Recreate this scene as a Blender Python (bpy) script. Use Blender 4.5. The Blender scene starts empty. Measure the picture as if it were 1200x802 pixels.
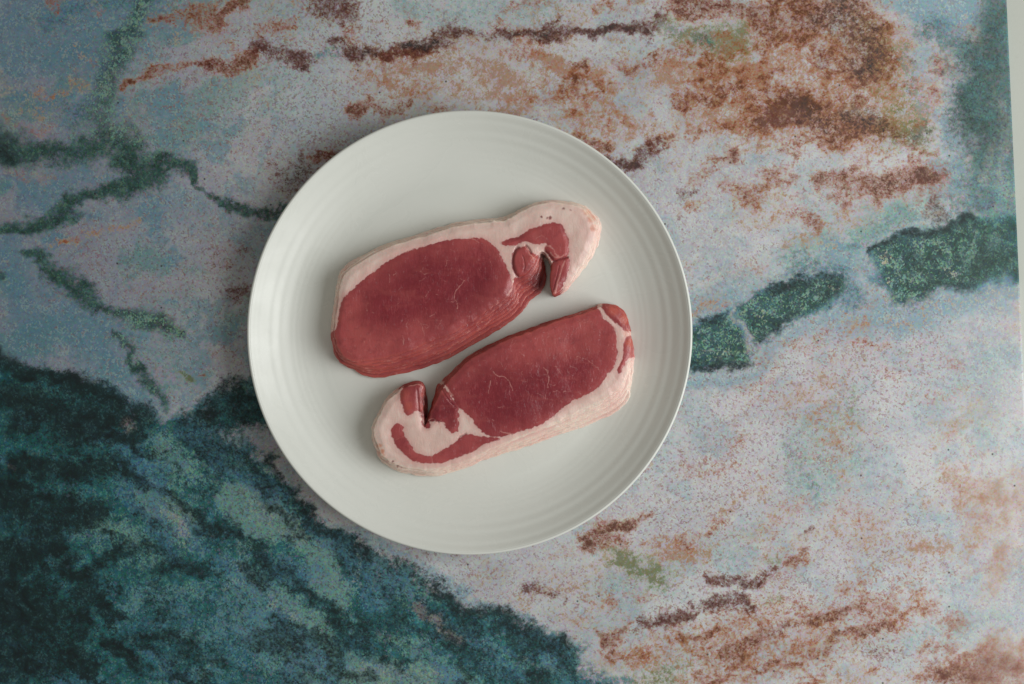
import bpy, math, random
import numpy as np

# ------------------------------------------------------------------ camera, world, light, exposure
S = 0.00052            # metres per photo pixel on the board plane
CAM_H = 0.80           # camera height above the board
CX, CY = 600.0, 401.0

scene = bpy.context.scene
col = scene.collection

cam_data = bpy.data.cameras.new("camera")
cam = bpy.data.objects.new("camera", cam_data)
col.objects.link(cam)
cam.location = (0, 0, CAM_H)
cam.rotation_euler = (0, 0, 0)
cam_data.sensor_width = 36.0
cam_data.sensor_fit = 'HORIZONTAL'
cam_data.lens = 36.0 * CAM_H / (1200 * S)
cam_data.clip_start = 0.01
cam_data.clip_end = 50
scene.camera = cam

world = bpy.data.worlds.new("World")
scene.world = world
world.use_nodes = True
bg = world.node_tree.nodes["Background"]
bg.inputs[0].default_value = (1.0, 0.965, 0.86, 1)
bg.inputs[1].default_value = 0.235

def area_light(name, loc, target, sx, sy, power, color):
    ld = bpy.data.lights.new(name, 'AREA')
    ld.shape = 'RECTANGLE'
    ld.size, ld.size_y = sx, sy
    ld.energy = power
    ld.color = color
    o = bpy.data.objects.new(name, ld)
    col.objects.link(o)
    o.location = loc
    d = np.array(target, float) - np.array(loc, float)
    from mathutils import Vector
    o.rotation_euler = Vector(d).to_track_quat('-Z', 'Y').to_euler()
    return o

# soft daylight from a window on the right-hand side
area_light("window_light", (1.05, -0.10, 0.80), (-0.05, 0.0, 0.0), 0.95, 0.95, 15.2, (0.985, 1.0, 0.985))

scene.view_settings.view_transform = 'Standard'
scene.view_settings.look = 'None'
scene.view_settings.exposure = 0.0
scene.view_settings.gamma = 1.0
scene.view_settings.use_curve_mapping = False

# ------------------------------------------------------------------ helpers
def srgb(r, g, b):
    def f(c):
        c /= 255.0
        return c / 12.92 if c <= 0.04045 else ((c + 0.055) / 1.055) ** 2.4
    return (f(r), f(g), f(b), 1.0)

def px2w(px, py, z=0.0):
    """photo pixel -> world point at height z"""
    k = S * (CAM_H - z) / CAM_H
    return (px - CX) * k, (CY - py) * k

_rng = np.random.RandomState(7)
def vnoise(x, y, scale, seed):
    """smooth value noise in [0,1], x,y arrays"""
    rs = np.random.RandomState(seed)
    n = 256
    lat = rs.rand(n, n)
    u = x / scale + 57.3 + seed * 3.7
    v = y / scale + 31.9 + seed * 1.3
    iu = np.floor(u).astype(int); iv = np.floor(v).astype(int)
    fu = u - iu; fv = v - iv
    fu = fu * fu * (3 - 2 * fu); fv = fv * fv * (3 - 2 * fv)
    a = lat[iv % n, iu % n]; b = lat[iv % n, (iu + 1) % n]
    c = lat[(iv + 1) % n, iu % n]; d = lat[(iv + 1) % n, (iu + 1) % n]
    return (a * (1 - fu) + b * fu) * (1 - fv) + (c * (1 - fu) + d * fu) * fv

def fbm(x, y, scale, seed, octaves=4, gain=0.55):
    t = 0; amp = 1.0; tot = 0
    for k in range(octaves):
        t = t + amp * vnoise(x, y, scale / 2 ** k, seed + 11 * k)
        tot += amp; amp *= gain
    return t / tot

def smooth(a, b, x):
    t = np.clip((x - a) / (b - a), 0, 1)
    return t * t * (3 - 2 * t)

def seg_dist(X, Y, p, q, wp=0.0, wq=0.0):
    """distance to a segment and the width interpolated along it"""
    dx, dy = q[0] - p[0], q[1] - p[1]
    L = dx * dx + dy * dy + 1e-9
    t = np.clip(((X - p[0]) * dx + (Y - p[1]) * dy) / L, 0, 1)
    d = np.hypot(X - (p[0] + t * dx), Y - (p[1] + t * dy))
    return d, wp + (wq - wp) * t

def poly_sdf(X, Y, poly):
    """signed distance, positive inside"""
    P = np.asarray(poly, float)
    d = np.full(X.shape, 1e9)
    inside = np.zeros(X.shape, bool)
    n = len(P)
    for i in range(n):
        p, q = P[i], P[(i + 1) % n]
        d = np.minimum(d, seg_dist(X, Y, p, q)[0])
        cond = (p[1] > Y) != (q[1] > Y)
        if p[1] != q[1]:
            xi = (q[0] - p[0]) * (Y - p[1]) / (q[1] - p[1]) + p[0]
            inside ^= cond & (X < xi)
    return np.where(inside, d, -d)

def catmull(points, n=5, closed=True):
    P = np.asarray(points, float)
    out = []
    m = len(P)
    for i in range(m if closed else m - 1):
        p0, p1, p2, p3 = (P[(i - 1) % m], P[i], P[(i + 1) % m], P[(i + 2) % m])
        for k in range(n):
            t = k / n
            out.append(0.5 * ((2 * p1) + (-p0 + p2) * t + (2 * p0 - 5 * p1 + 4 * p2 - p3) * t * t
                              + (-p0 + 3 * p1 - 3 * p2 + p3) * t ** 3))
    return np.array(out)

def mesh_from(name, verts, quads):
    me = bpy.data.meshes.new(name)
    verts = np.asarray(verts, np.float32); quads = np.asarray(quads, np.int32)
    me.vertices.add(len(verts)); me.vertices.foreach_set('co', verts.ravel())
    me.loops.add(quads.size); me.loops.foreach_set('vertex_index', quads.ravel())
    me.polygons.add(len(quads))
    me.polygons.foreach_set('loop_start', np.arange(0, quads.size, quads.shape[1], dtype=np.int32))
    me.polygons.foreach_set('loop_total', np.full(len(quads), quads.shape[1], np.int32))
    me.update(calc_edges=True)
    me.validate()
    me.polygons.foreach_set('use_smooth', np.ones(len(me.polygons), bool))
    return me

def set_col(me, name, arr):
    a = me.attributes.new(name, 'FLOAT_COLOR', 'POINT')
    a.data.foreach_set('color', np.asarray(arr, np.float32).ravel())

class N:
    """tiny node builder"""
    def __init__(self, name):
        self.m = bpy.data.materials.new(name)
        self.m.use_nodes = True
        self.t = self.m.node_tree
        self.bsdf = self.t.nodes['Principled BSDF']
    def new(self, typ, **kw):
        n = self.t.nodes.new(typ)
        for k, v in kw.items(): setattr(n, k, v)
        return n
    def put(self, sock, v):
        if isinstance(v, bpy.types.NodeSocket): self.t.links.new(v, sock)
        else:
            if sock.type == 'RGBA' and len(v) == 3: v = (*v, 1)
            sock.default_value = v
    def math(self, op, a, b=0.0, c=None, clamp=False):
        n = self.new('ShaderNodeMath', operation=op, use_clamp=clamp)
        self.put(n.inputs[0], a); self.put(n.inputs[1], b)
        if c is not None: self.put(n.inputs[2], c)
        return n.outputs[0]
    def mix(self, f, a, b, blend='MIX'):
        n = self.new('ShaderNodeMix', data_type='RGBA', blend_type=blend)
        self.put(n.inputs[0], f); self.put(n.inputs[6], a); self.put(n.inputs[7], b)
        return n.outputs[2]
    def sstep(self, x, a, b):
        n = self.new('ShaderNodeMapRange', interpolation_type='SMOOTHSTEP', clamp=True)
        self.put(n.inputs[0], x); self.put(n.inputs[1], a); self.put(n.inputs[2], b)
        return n.outputs[0]
    def noise(self, vec, scale, detail=2.0, rough=0.5, dist=0.0):
        n = self.new('ShaderNodeTexNoise')
        self.put(n.inputs['Vector'], vec); n.inputs['Scale'].default_value = scale
        n.inputs['Detail'].default_value = detail; n.inputs['Roughness'].default_value = rough
        n.inputs['Distortion'].default_value = dist
        return n
    def attr(self, name):
        a = self.new('ShaderNodeAttribute', attribute_name=name)
        s = self.new('ShaderNodeSeparateColor')
        self.t.links.new(a.outputs['Color'], s.inputs[0])
        return s.outputs[0], s.outputs[1], s.outputs[2], a.outputs['Alpha']
    def obj(self):
        return self.new('ShaderNodeTexCoord').outputs['Object']
    def mapping(self, vec, scale=(1, 1, 1), loc=(0, 0, 0), rot=(0, 0, 0)):
        n = self.new('ShaderNodeMapping')
        self.put(n.inputs[0], vec)
        n.inputs['Location'].default_value = loc; n.inputs['Rotation'].default_value = rot
        n.inputs['Scale'].default_value = scale
        return n.outputs[0]
    def bump(self, h, strength, dist, normal=None):
        n = self.new('ShaderNodeBump')
        n.inputs['Strength'].default_value = strength; n.inputs['Distance'].default_value = dist
        self.put(n.inputs['Height'], h)
        if normal is not None: self.put(n.inputs['Normal'], normal)
        return n.outputs[0]

def link_obj(name, me, mat, parent=None):
    o = bpy.data.objects.new(name, me)
    col.objects.link(o)
    if mat: me.materials.append(mat)
    if parent: o.parent = parent
    return o

# ------------------------------------------------------------------ white table under the board
def build_table():
    n = N('white_table_paint')
    v = n.obj()
    a = n.noise(v, 9, 4, 0.6).outputs[0]
    b = n.noise(v, 260, 3, 0.6).outputs[0]
    c = n.mix(a, srgb(194, 197, 189), srgb(184, 188, 180))
    c = n.mix(n.math('MULTIPLY', n.sstep(b, 0.62, 0.78), 0.15), c, srgb(160, 158, 148))
    n.put(n.bsdf.inputs['Base Color'], c)
    n.bsdf.inputs['Roughness'].default_value = 0.6
    n.put(n.bsdf.inputs['Normal'], n.bump(b, 0.15, 0.0004))
    z0, z1 = -0.0032, -0.03
    L = 0.95
    P = [(-L, -L, z1), (L, -L, z1), (L, L, z1), (-L, L, z1), (-L, -L, z0), (L, -L, z0), (L, L, z0), (-L, L, z0)]
    F = [(3, 2, 1, 0), (4, 5, 6, 7), (0, 1, 5, 4), (1, 2, 6, 5), (2, 3, 7, 6), (3, 0, 4, 7)]
    me = bpy.data.meshes.new('table_top'); me.from_pydata(P, [], F)
    o = link_obj('table_top', me, n.m)
    o['kind'] = 'structure'; o['label'] = 'plain off white table top showing along the right edge'
build_table()

# ------------------------------------------------------------------ printed marble backdrop board
# strokes are laid out in photo pixels and carried onto the board plane; (x, y, half width)
TEAL, DARK, RUST, MAROON, BLUE, OLIVE, TAN, MINT, PALE, PINK, GREEN, SPECK = range(12)
EDGE = lambda y: 1179.5 + 0.0448 * y
ST = []
def s(layer, pts, k=1.0, soft=0.7): ST.append((layer, pts, k, soft, False))
def f(layer, pts, k=1.0, soft=6.0): ST.append((layer, pts, k, soft, True))

# --- top left
s(GREEN, [(165, -20, 12), (158, 34, 13), (128, 74, 17), (116, 112, 15), (112, 148, 17), (135, 163, 19), (160, 180, 17)], .8)
s(GREEN, [(-60, 165, 18), (0, 172, 17), (50, 178, 16), (94, 180, 14), (112, 155, 12)], .85)
s(GREEN, [(150, 180, 14), (162, 198, 17), (178, 204, 17), (202, 193, 10), (226, 203, 8), (232, 214, 5)], .95)
s(GREEN, [(232, 218, 3), (252, 232, 3), (276, 239, 4), (300, 246, 6), (332, 249, 8)], .8)
s(GREEN, [(152, 218, 9), (135, 221, 11), (118, 222, 7), (100, 233, 4), (85, 241, 8), (67, 249, 9), (40, 262, 8), (0, 272, 6), (-60, 275, 6)], .9)
s(TEAL, [(60, 30, 10), (75, 20, 14), (110, 8, 12), (150, 2, 14), (210, -5, 12)], .5)
s(GREEN, [(152, 150, 6), (163, 162, 8), (174, 174, 7)], .6)
s(TEAL, [(70, 125, 14), (95, 140, 16)], .4)
s(DARK, [(-40, 175, 18), (5, 176, 14)], .6)
s(BLUE, [(20, 60, 26), (60, 60, 26), (90, 80, 20)], .7)
s(BLUE, [(95, 118, 8), (100, 130, 8), (130, 30, 12), (190, 35, 14), (225, 30, 14)], .7)
s(BLUE, [(95, 205, 20), (60, 225, 18), (30, 235, 14)], .8)
s(BLUE, [(190, 150, 12), (210, 170, 12), (240, 200, 10)], .5)
s(BLUE, [(150, 240, 16), (200, 240, 18), (240, 245, 14)], .6)
s(MINT, [(160, 120, 10), (170, 150, 12), (180, 165, 10)], .5)
s(RUST, [(182, 20, 5), (219, 14, 9), (249, 17, 14), (259, 28, 9)], .7)
s(RUST, [(268, 12, 5), (282, 5, 8), (290, -5, 8)], .7)
s(RUST, [(145, 100, 6), (168, 96, 3), (189, 84, 6), (219, 75, 4), (246, 74, 8), (276, 72, 9), (292, 64, 7)], .9)
s(MAROON, [(228, 74, 5), (246, 74, 7), (262, 70, 5)], .6)
s(RUST, [(260, 44, 3), (268, 52, 4), (280, 60, 5)], .7)
s(RUST, [(108, 21, 3), (131, 14, 5)], .35)
s(RUST, [(57, -5, 5), (60, 14, 4)], .5)
s(TAN, [(0, 100, 12), (20, 108, 12), (50, 110, 12), (91, 100, 7)], .34)
s(RUST, [(40, 108, 3), (70, 106, 3), (93, 98, 3)], .32)
s(TAN, [(20, 125, 12), (45, 128, 12)], .4)
s(RUST, [(4, 143, 5), (30, 150, 4), (62, 147, 5)], .4)
s(RUST, [(2, 198, 7), (28, 203, 6), (55, 210, 5)], .32)
s(SPECK, [(200, 110, 60), (250, 150, 60), (280, 100, 60)], .9)
s(PINK, [(190, 110, 40), (250, 130, 50), (280, 180, 50)], .5)
# --- top middle
s(MAROON, [(300, 55, 7), (316, 56, 8), (335, 64, 11), (367, 72, 7)], .85)
s(TEAL, [(378, 66, 6), (388, 60, 8), (396, 62, 7)], .5)
s(MAROON, [(400, 46, 7), (412, 52, 8), (427, 62, 7), (445, 66, 9), (468, 59, 7), (495, 54, 8), (519, 52, 5)], 1.0)
s(RUST, [(450, 68, 5), (470, 62, 7), (500, 60, 6)], .8)
s(MAROON, [(519, 50, 5), (533, 40, 8), (556, 45, 6), (600, 46, 6), (628, 44, 6), (657, 35, 7), (684, 38, 5), (718, 36, 5), (748, 37, 9)], .95)
s(DARK, [(470, 56, 3), (495, 52, 5), (515, 52, 3)], .5)
s(DARK, [(428, 62, 3), (446, 68, 5)], .4)
s(DARK, [(600, 47, 2), (620, 45, 3), (640, 40, 2)], .4)
s(RUST, [(310, 40, 8), (322, 36, 7), (344, 29, 6)], .7)
s(MAROON, [(380, -8, 14), (395, 6, 15), (408, 20, 9)], .7)
s(RUST, [(405, 30, 10), (415, 40, 8)], .5)
s(RUST, [(477, 25, 4), (492, 32, 5)], .6)
s(TAN, [(440, 85, 16), (480, 85, 24), (536, 76, 28), (560, 95, 25)], .75)
s(RUST, [(470, 100, 5), (482, 105, 8)], .5)
s(RUST, [(424, 112, 5), (430, 122, 6), (408, 131, 8)], .65)
s(RUST, [(440, 125, 5), (455, 121, 6), (470, 124, 8), (478, 116, 4)], .75)
s(RUST, [(504, 130, 5), (520, 128, 4), (534, 126, 5)], .6)
s(TAN, [(585, 105, 16), (598, 115, 17), (590, 130, 14)], .95)
s(MAROON, [(390, 176, 9), (370, 182, 16), (350, 198, 18), (340, 225, 12)], .55)
s(RUST, [(385, 178, 6), (365, 186, 7)], .6)
s(DARK, [(350, 200, 14), (345, 215, 12)], .25)
s(SPECK, [(310, 130, 50), (380, 150, 60), (340, 100, 50)], .9)
s(SPECK, [(400, 20, 60), (430, 40, 40)], .8)
s(BLUE, [(470, 5, 16), (520, 20, 22), (580, 15, 24), (640, 10, 22)], .35)
s(MINT, [(470, 5, 16), (520, 20, 22), (580, 15, 24), (640, 10, 22)], .5)
s(PALE, [(520, 20, 26), (580, 22, 22), (650, 15, 20), (690, 10, 20)], .6)
s(PALE, [(620, 60, 14), (680, 52, 12), (730, 58, 20), (770, 62, 18)], .7)
s(PALE, [(700, 85, 10), (710, 92, 12)], .6)
# --- top right of middle
s(MAROON, [(748, 37, 9), (768, 27, 10), (776, 20, 6)], .7)
s(RUST, [(742, -4, 7), (745, 4, 6)], .7)
s(RUST, [(795, 6, 14), (836, 8, 16), (869, 12, 14), (900, 8, 18), (935, 10, 26)], 1.0)
s(MAROON, [(800, 8, 5), (820, 4, 5), (850, 14, 5)], .5)
f(OLIVE, [(758, 30), (780, 24), (800, 26), (830, 34), (870, 30), (882, 45), (878, 66), (850, 72), (825, 62), (795, 46), (770, 42)], 1.0, 20)
s(GREEN, [(770, 34, 6), (800, 35, 6)], .5)
s(GREEN, [(820, 44, 6), (838, 54, 7)], .4)
s(TAN, [(630, 68, 11), (655, 80, 9), (700, 94, 9), (730, 108, 9)], .9)
s(RUST, [(695, 92, 3), (712, 100, 4), (728, 106, 3)], .5)
s(RUST, [(716, 70, 4), (724, 75, 4), (745, 82, 6)], .65)
s(TAN, [(650, 100, 22), (690, 125, 24), (730, 145, 26)], .65)
s(TAN, [(605, 110, 16), (614, 118, 14)], .95)
s(TAN, [(785, 84, 17), (820, 90, 18), (850, 84, 15), (890, 92, 20)], 1.0)
s(RUST, [(800, 76, 3), (840, 80, 4), (870, 80, 6), (895, 88, 9)], .5)
s(RUST, [(798, 122, 8), (820, 120, 6), (845, 121, 7)], .85)
s(RUST, [(815, 150, 9), (849, 147, 9), (876, 150, 12), (892, 130, 17)], .95)
s(MAROON, [(712, 184, 6), (735, 191, 7), (756, 182, 6), (770, 174, 7)], .9)
s(RUST, [(765, 176, 7), (788, 160, 8), (812, 157, 6)], .9)
s(RUST, [(678, 160, 10), (700, 166, 9), (712, 170, 6)], .75)
s(RUST, [(819, 206, 7), (836, 195, 8), (863, 184, 9)], .7)
s(MAROON, [(800, 228, 5), (820, 220, 6)], .5)
s(RUST, [(849, 219, 7), (886, 232, 11), (902, 212, 14)], .75)
s(PALE, [(800, 185, 18), (845, 178, 12), (900, 165, 8)], .6)
s(PALE, [(800, 250, 40), (860, 260, 40), (900, 250, 30)], .6)
s(PALE, [(690, 60, 10), (860, 195, 10), (785, 135, 10), (800, 142, 8)], .5)
s(PALE, [(745, 158, 10), (760, 150, 10), (712, 110, 8), (700, 140, 8)], .4)
# --- top right corner
s(RUST, [(905, 20, 34), (960, 20, 34), (1005, 30, 34), (1030, 60, 26), (1000, 78, 24)], .8)
s(DARK, [(960, 30, 20), (1005, 40, 24), (1030, 58, 18)], .3)
s(RUST, [(960, 66, 16), (985, 85, 14), (1005, 90, 14)], .85)
s(MAROON, [(955, 68, 8), (970, 78, 7)], .5)
s(TAN, [(900, 55, 26), (940, 60, 24)], .8)
s(RUST, [(895, 95, 8), (912, 88, 6), (925, 80, 5)], .75)
s(PALE, [(920, 98, 14), (940, 80, 10), (960, 92, 10), (905, 62, 8)], .7)
s(RUST, [(880, 135, 20), (915, 128, 22), (945, 128, 24), (975, 145, 22), (1005, 150, 14)], 1.0)
s(MAROON, [(900, 135, 10), (930, 140, 8), (960, 140, 8)], .4)
s(DARK, [(990, 138, 12), (1015, 143, 14), (1040, 153, 12)], .4)
s(RUST, [(1000, 145, 18), (1035, 152, 15)], .7)
s(RUST, [(994, 165, 11), (950, 165, 8)], .7)
s(TAN, [(1000, 105, 22), (1045, 100, 30), (1050, 130, 26), (1035, 40, 20)], .8)
s(OLIVE, [(1045, 150, 18), (1075, 158, 17), (1085, 172, 12)], .75)
s(RUST, [(1082, 108, 10), (1096, 114, 11)], .75)
s(RUST, [(1103, 70, 8), (1107, 84, 8)], .65)
s(RUST, [(975, 214, 12), (1014, 222, 15), (1052, 215, 13), (1098, 209, 11)], .95)
s(RUST, [(985, 232, 10), (1000, 238, 9)], .8)
s(DARK, [(1020, 218, 8), (1090, 210, 8)], .2)
s(RUST, [(900, 214, 8), (916, 217, 7), (935, 216, 5)], .75)
s(RUST, [(905, 232, 5), (918, 233, 5)], .6)
s(RUST, [(950, 252, 9), (962, 257, 9), (955, 268, 7)], .85)
s(TAN, [(940, 280, 10), (950, 268, 12), (925, 292, 5)], .7)
s(RUST, [(868, 310, 4), (880, 315, 6), (890, 312, 4)], .45)
s(PALE, [(930, 190, 22), (990, 195, 22), (1060, 190, 16), (910, 160, 8)], .75)
s(PINK, [(975, 175, 14), (1000, 200, 16), (1075, 235, 14)], .6)
f(BLUE, [(1020, -20), (1150, -20), (1150, 20), (1130, 48), (1110, 30), (1085, 25), (1060, 20), (1035, 8)], .95, 12)
s(BLUE, [(1075, 55, 10), (1090, 65, 12), (1080, 85, 12), (1090, 92, 10)], .55)
s(DARK, [(1072, 68, 5), (1090, 72, 5)], .25)
s(TEAL, [(1090, 35, 16), (1115, 45, 14), (1130, 62, 30), (1140, 100, 30), (1150, 150, 34), (1145, 200, 34), (1130, 240, 22)], .6)
s(TEAL, [(1165, 10, 26), (1170, 60, 24), (1172, 110, 18)], .4)
s(GREEN, [(1135, 118, 22), (1140, 140, 22)], .7)
s(DARK, [(1136, 115, 18), (1138, 135, 16)], .35)
s(BLUE, [(1095, 135, 12), (1110, 150, 14), (1118, 165, 10)], .7)
s(BLUE, [(1110, 195, 14), (1120, 215, 12), (1096, 232, 14)], .9)
s(TAN, [(1178, 90, 14), (1182, 180, 10)], .3)
s(PALE, [(1160, 218, 8), (1178, 120, 8), (1178, 232, 8)], .5)
s(MINT, [(1180, 215, 14), (1178, 240, 14)], .5)
f(TEAL, [(1105, 30), (1140, 40), (1150, -30), (1230, -30), (1230, 270), (1110, 262), (1120, 215), (1128, 165), (1110, 120), (1118, 80)], .72, 30)
s(GREEN, [(1168, 0, 18), (1165, 60, 20), (1160, 140, 22), (1165, 190, 16)], .25)
s(OLIVE, [(1015, 40, 26), (1040, 80, 26), (1045, 120, 22), (1050, 150, 16)], .6)
s(MAROON, [(1000, 30, 20), (1015, 60, 18), (1005, 145, 16)], .35)
s(TEAL, [(1060, 60, 12), (1075, 130, 10), (1060, 180, 8)], .3)
s(MAROON, [(1120, 795, 30), (1180, 780, 26)], .4)
f(TAN, [(770, 75), (830, 66), (900, 50), (1000, 0), (1060, 30), (1075, 120), (1060, 180), (1000, 180), (940, 172), (860, 168), (800, 165), (790, 110)], .7, 22)
f(RUST, [(780, 70), (850, 76), (905, 60), (960, 40), (1040, 40), (1070, 110), (1050, 170), (980, 178), (900, 168), (820, 160), (770, 180), (760, 170), (800, 130)], .5, 48)
f(RUST, [(960, 205), (1020, 200), (1100, 196), (1110, 222), (1040, 236), (970, 246)], .45, 14)
f(RUST, [(600, 60), (700, 80), (760, 120), (740, 180), (690, 170), (620, 130)], .34, 24)
f(RUST, [(400, 80), (480, 70), (560, 80), (600, 110), (560, 130), (420, 135)], .25, 20)
f(RUST, [(850, 205), (920, 195), (960, 215), (960, 262), (900, 246)], .3, 18)
f(RUST, [(700, 735), (800, 715), (900, 695), (1000, 690), (1100, 700), (1100, 735), (1000, 770), (900, 806), (730, 780)], .44, 22)
f(RUST, [(1090, 770), (1160, 745), (1230, 740), (1230, 860), (1080, 860)], .5, 20)
f(RUST, [(1112, 545), (1160, 535), (1230, 540), (1230, 690), (1160, 690), (1120, 620)], .30, 22)
f(MINT, [(1100, 0), (1180, 0), (1195, 330), (1100, 250), (1105, 180), (1120, 130), (1095, 60)], .2, 30)
f(BLUE, [(1090, 120), (1125, 130), (1130, 260), (1080, 250), (1100, 200)], .5, 20)
f(BLUE, [(800, 350), (880, 318), (960, 300), (1040, 270), (1100, 250), (1050, 380), (1120, 350), (1190, 330), (1190, 365), (1090, 390), (1030, 405), (950, 400), (880, 440), (800, 462)], .7, 22)
f(MINT, [(800, 350), (880, 318), (960, 300), (1040, 270), (1100, 250), (1190, 235), (1190, 350), (1090, 372), (1030, 385), (950, 385), (880, 425), (800, 446)], .34, 20)
f(MINT, [(900, 300), (1000, 262), (1080, 240), (1100, 262), (1010, 300), (920, 330)], .6, 16)
f(BLUE, [(-20, -20), (160, -20), (240, 10), (180, 60), (110, 100), (60, 90), (-20, 100)], .8, 26)
f(MINT, [(40, -20), (260, -20), (250, 20), (200, 50), (170, 130), (190, 170), (150, 170), (100, 150), (90, 60)], .5, 22)
f(BLUE, [(-20, 280), (60, 290), (120, 380), (180, 440), (240, 480), (180, 490), (120, 450), (-20, 410)], .5, 26)
f(PINK, [(860, 420), (1100, 385), (1130, 420), (1050, 470), (940, 470), (900, 560), (800, 620), (760, 600), (820, 500)], .6, 30)
f(RUST, [(890, -20), (1010, -20), (1050, 30), (1050, 75), (1000, 100), (960, 60), (905, 45)], .65, 18)
s(DARK, [(975, 10, 22), (1005, 40, 26), (1020, 66, 24), (1000, 80, 16)], .36)
s(DARK, [(940, 128, 14), (975, 142, 16), (1010, 148, 16), (1045, 160, 14), (1080, 160, 10)], .30)
s(DARK, [(1150, 60, 26), (1145, 120, 28), (1155, 170, 24), (1165, 20, 22)], .34)
s(TAN, [(1160, 60, 22), (1170, 120, 20), (1165, 180, 16)], .5)
s(OLIVE, [(1155, 60, 26), (1165, 110, 24), (1150, 180, 24), (1170, 10, 20)], .5)
s(MAROON, [(1150, 60, 24), (1160, 130, 26), (1170, 190, 14)], .3)
s(DARK, [(1125, 795, 24), (1175, 790, 30)], .2)
f(TAN, [(700, 640), (780, 640), (850, 600), (830, 660), (790, 690), (720, 680)], .35, 16)
f(TAN, [(720, 760), (800, 735), (900, 715), (990, 700), (990, 760), (900, 810), (740, 810)], .4, 18)
# --- dark blocks on the right
f(TEAL, [(1016, 286), (1048, 272), (1090, 262), (1140, 250), (1200, 240), (1260, 232), (1260, 320), (1195, 328), (1140, 336), (1105, 345), (1062, 362), (1044, 362), (1034, 336)], 1.0, 13)
f(GREEN, [(1020, 288), (1050, 274), (1090, 264), (1140, 258), (1195, 256), (1195, 322), (1140, 332), (1105, 340), (1062, 356), (1048, 356), (1038, 332)], .85, 9)
s(DARK, [(1020, 288, 5), (1052, 276, 5), (1090, 266, 6), (1140, 258, 8)], .7)
s(DARK, [(1095, 246, 10), (1105, 250, 9)], .5)
s(DARK, [(1085, 335, 6), (1105, 338, 6), (1135, 330, 8)], .55)
s(DARK, [(1066, 300, 8), (1082, 306, 9), (1075, 315, 7)], .5)
s(DARK, [(1130, 300, 14), (1165, 310, 18)], .4)
s(PALE, [(1040, 293, 5), (1043, 300, 4)], .55)
s(PALE, [(1047, 335, 3), (1050, 325, 3)], .55)
s(PALE, [(1105, 322, 5), (1118, 320, 4)], .5)
s(MINT, [(1092, 276, 6), (1105, 286, 8), (1120, 300, 6), (1140, 278, 5)], .65)
s(MINT, [(1145, 252, 6), (1152, 250, 5)], .5)
s(MINT, [(1066, 310, 5), (1052, 318, 4)], .4)
s(MINT, [(995, 300, 12), (1010, 275, 12), (1040, 255, 18), (1075, 246, 12)], .9)
s(TEAL, [(1000, 285, 10), (1030, 262, 14), (1060, 248, 12)], .45)
s(MINT, [(940, 290, 16), (975, 285, 22), (1000, 300, 14)], .75)
s(TEAL, [(930, 315, 14), (965, 310, 14), (995, 320, 12)], .55)
s(TEAL, [(990, 350, 14), (1005, 360, 10), (1000, 335, 14)], .6)
s(BLUE, [(988, 285, 12), (1008, 320, 10), (1022, 345, 12), (1032, 372, 18), (1060, 380, 18), (1085, 365, 14), (1130, 352, 14), (1165, 340, 12), (1180, 335, 12)], .9)
f(TEAL, [(858, 356), (882, 340), (930, 326), (984, 318), (998, 326), (994, 342), (960, 366), (925, 381), (896, 398), (880, 404), (868, 380)], 1.0, 10)
f(GREEN, [(860, 358), (884, 344), (930, 329), (984, 322), (995, 328), (990, 342), (958, 362), (925, 377), (896, 394), (882, 400), (870, 380)], .9, 7)
s(DARK, [(910, 338, 8), (930, 332, 7), (960, 324, 6), (990, 322, 5)], .6)
s(DARK, [(885, 396, 5), (910, 384, 6), (940, 370, 5)], .5)
s(DARK, [(972, 345, 10), (985, 335, 8)], .4)
s(MINT, [(892, 372, 5), (905, 365, 6), (920, 352, 7), (930, 340, 4)], .4)
s(PALE, [(886, 374, 5), (894, 372, 4)], .35)
s(PALE, [(975, 340, 1.5), (985, 335, 1.5), (994, 330, 1.2)], .5, .4)
s(TAN, [(965, 330, 7), (985, 326, 6)], .35)
f(TEAL, [(790, 390), (812, 384), (832, 370), (856, 362), (868, 384), (879, 410), (877, 429), (845, 433), (790, 434)], 1.0, 9)
f(GREEN, [(790, 390), (814, 386), (832, 374), (854, 366), (866, 386), (876, 410), (874, 426), (845, 430), (790, 431)], .9, 7)
s(DARK, [(812, 425, 7), (845, 428, 5), (872, 424, 5)], .55)
s(DARK, [(830, 376, 6), (850, 370, 5)], .5)
s(MINT, [(815, 398, 4), (835, 390, 5), (860, 396, 4)], .4)
s(PALE, [(825, 405, 4), (845, 414, 4), (855, 402, 3)], .3)
s(PALE, [(854, 356, 1.8), (862, 372, 1.8), (870, 388, 2), (880, 412, 2), (882, 432, 1.5)], 1.0, .4)
s(BLUE, [(815, 366, 16), (850, 348, 12), (880, 336, 8), (905, 328, 10), (928, 320, 8)], .75)
s(BLUE, [(815, 446, 14), (850, 444, 12), (880, 440, 10), (890, 415, 9), (925, 395, 10), (965, 378, 11), (995, 368, 10)], .85)
s(MINT, [(830, 360, 8), (850, 344, 8)], .4)
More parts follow.
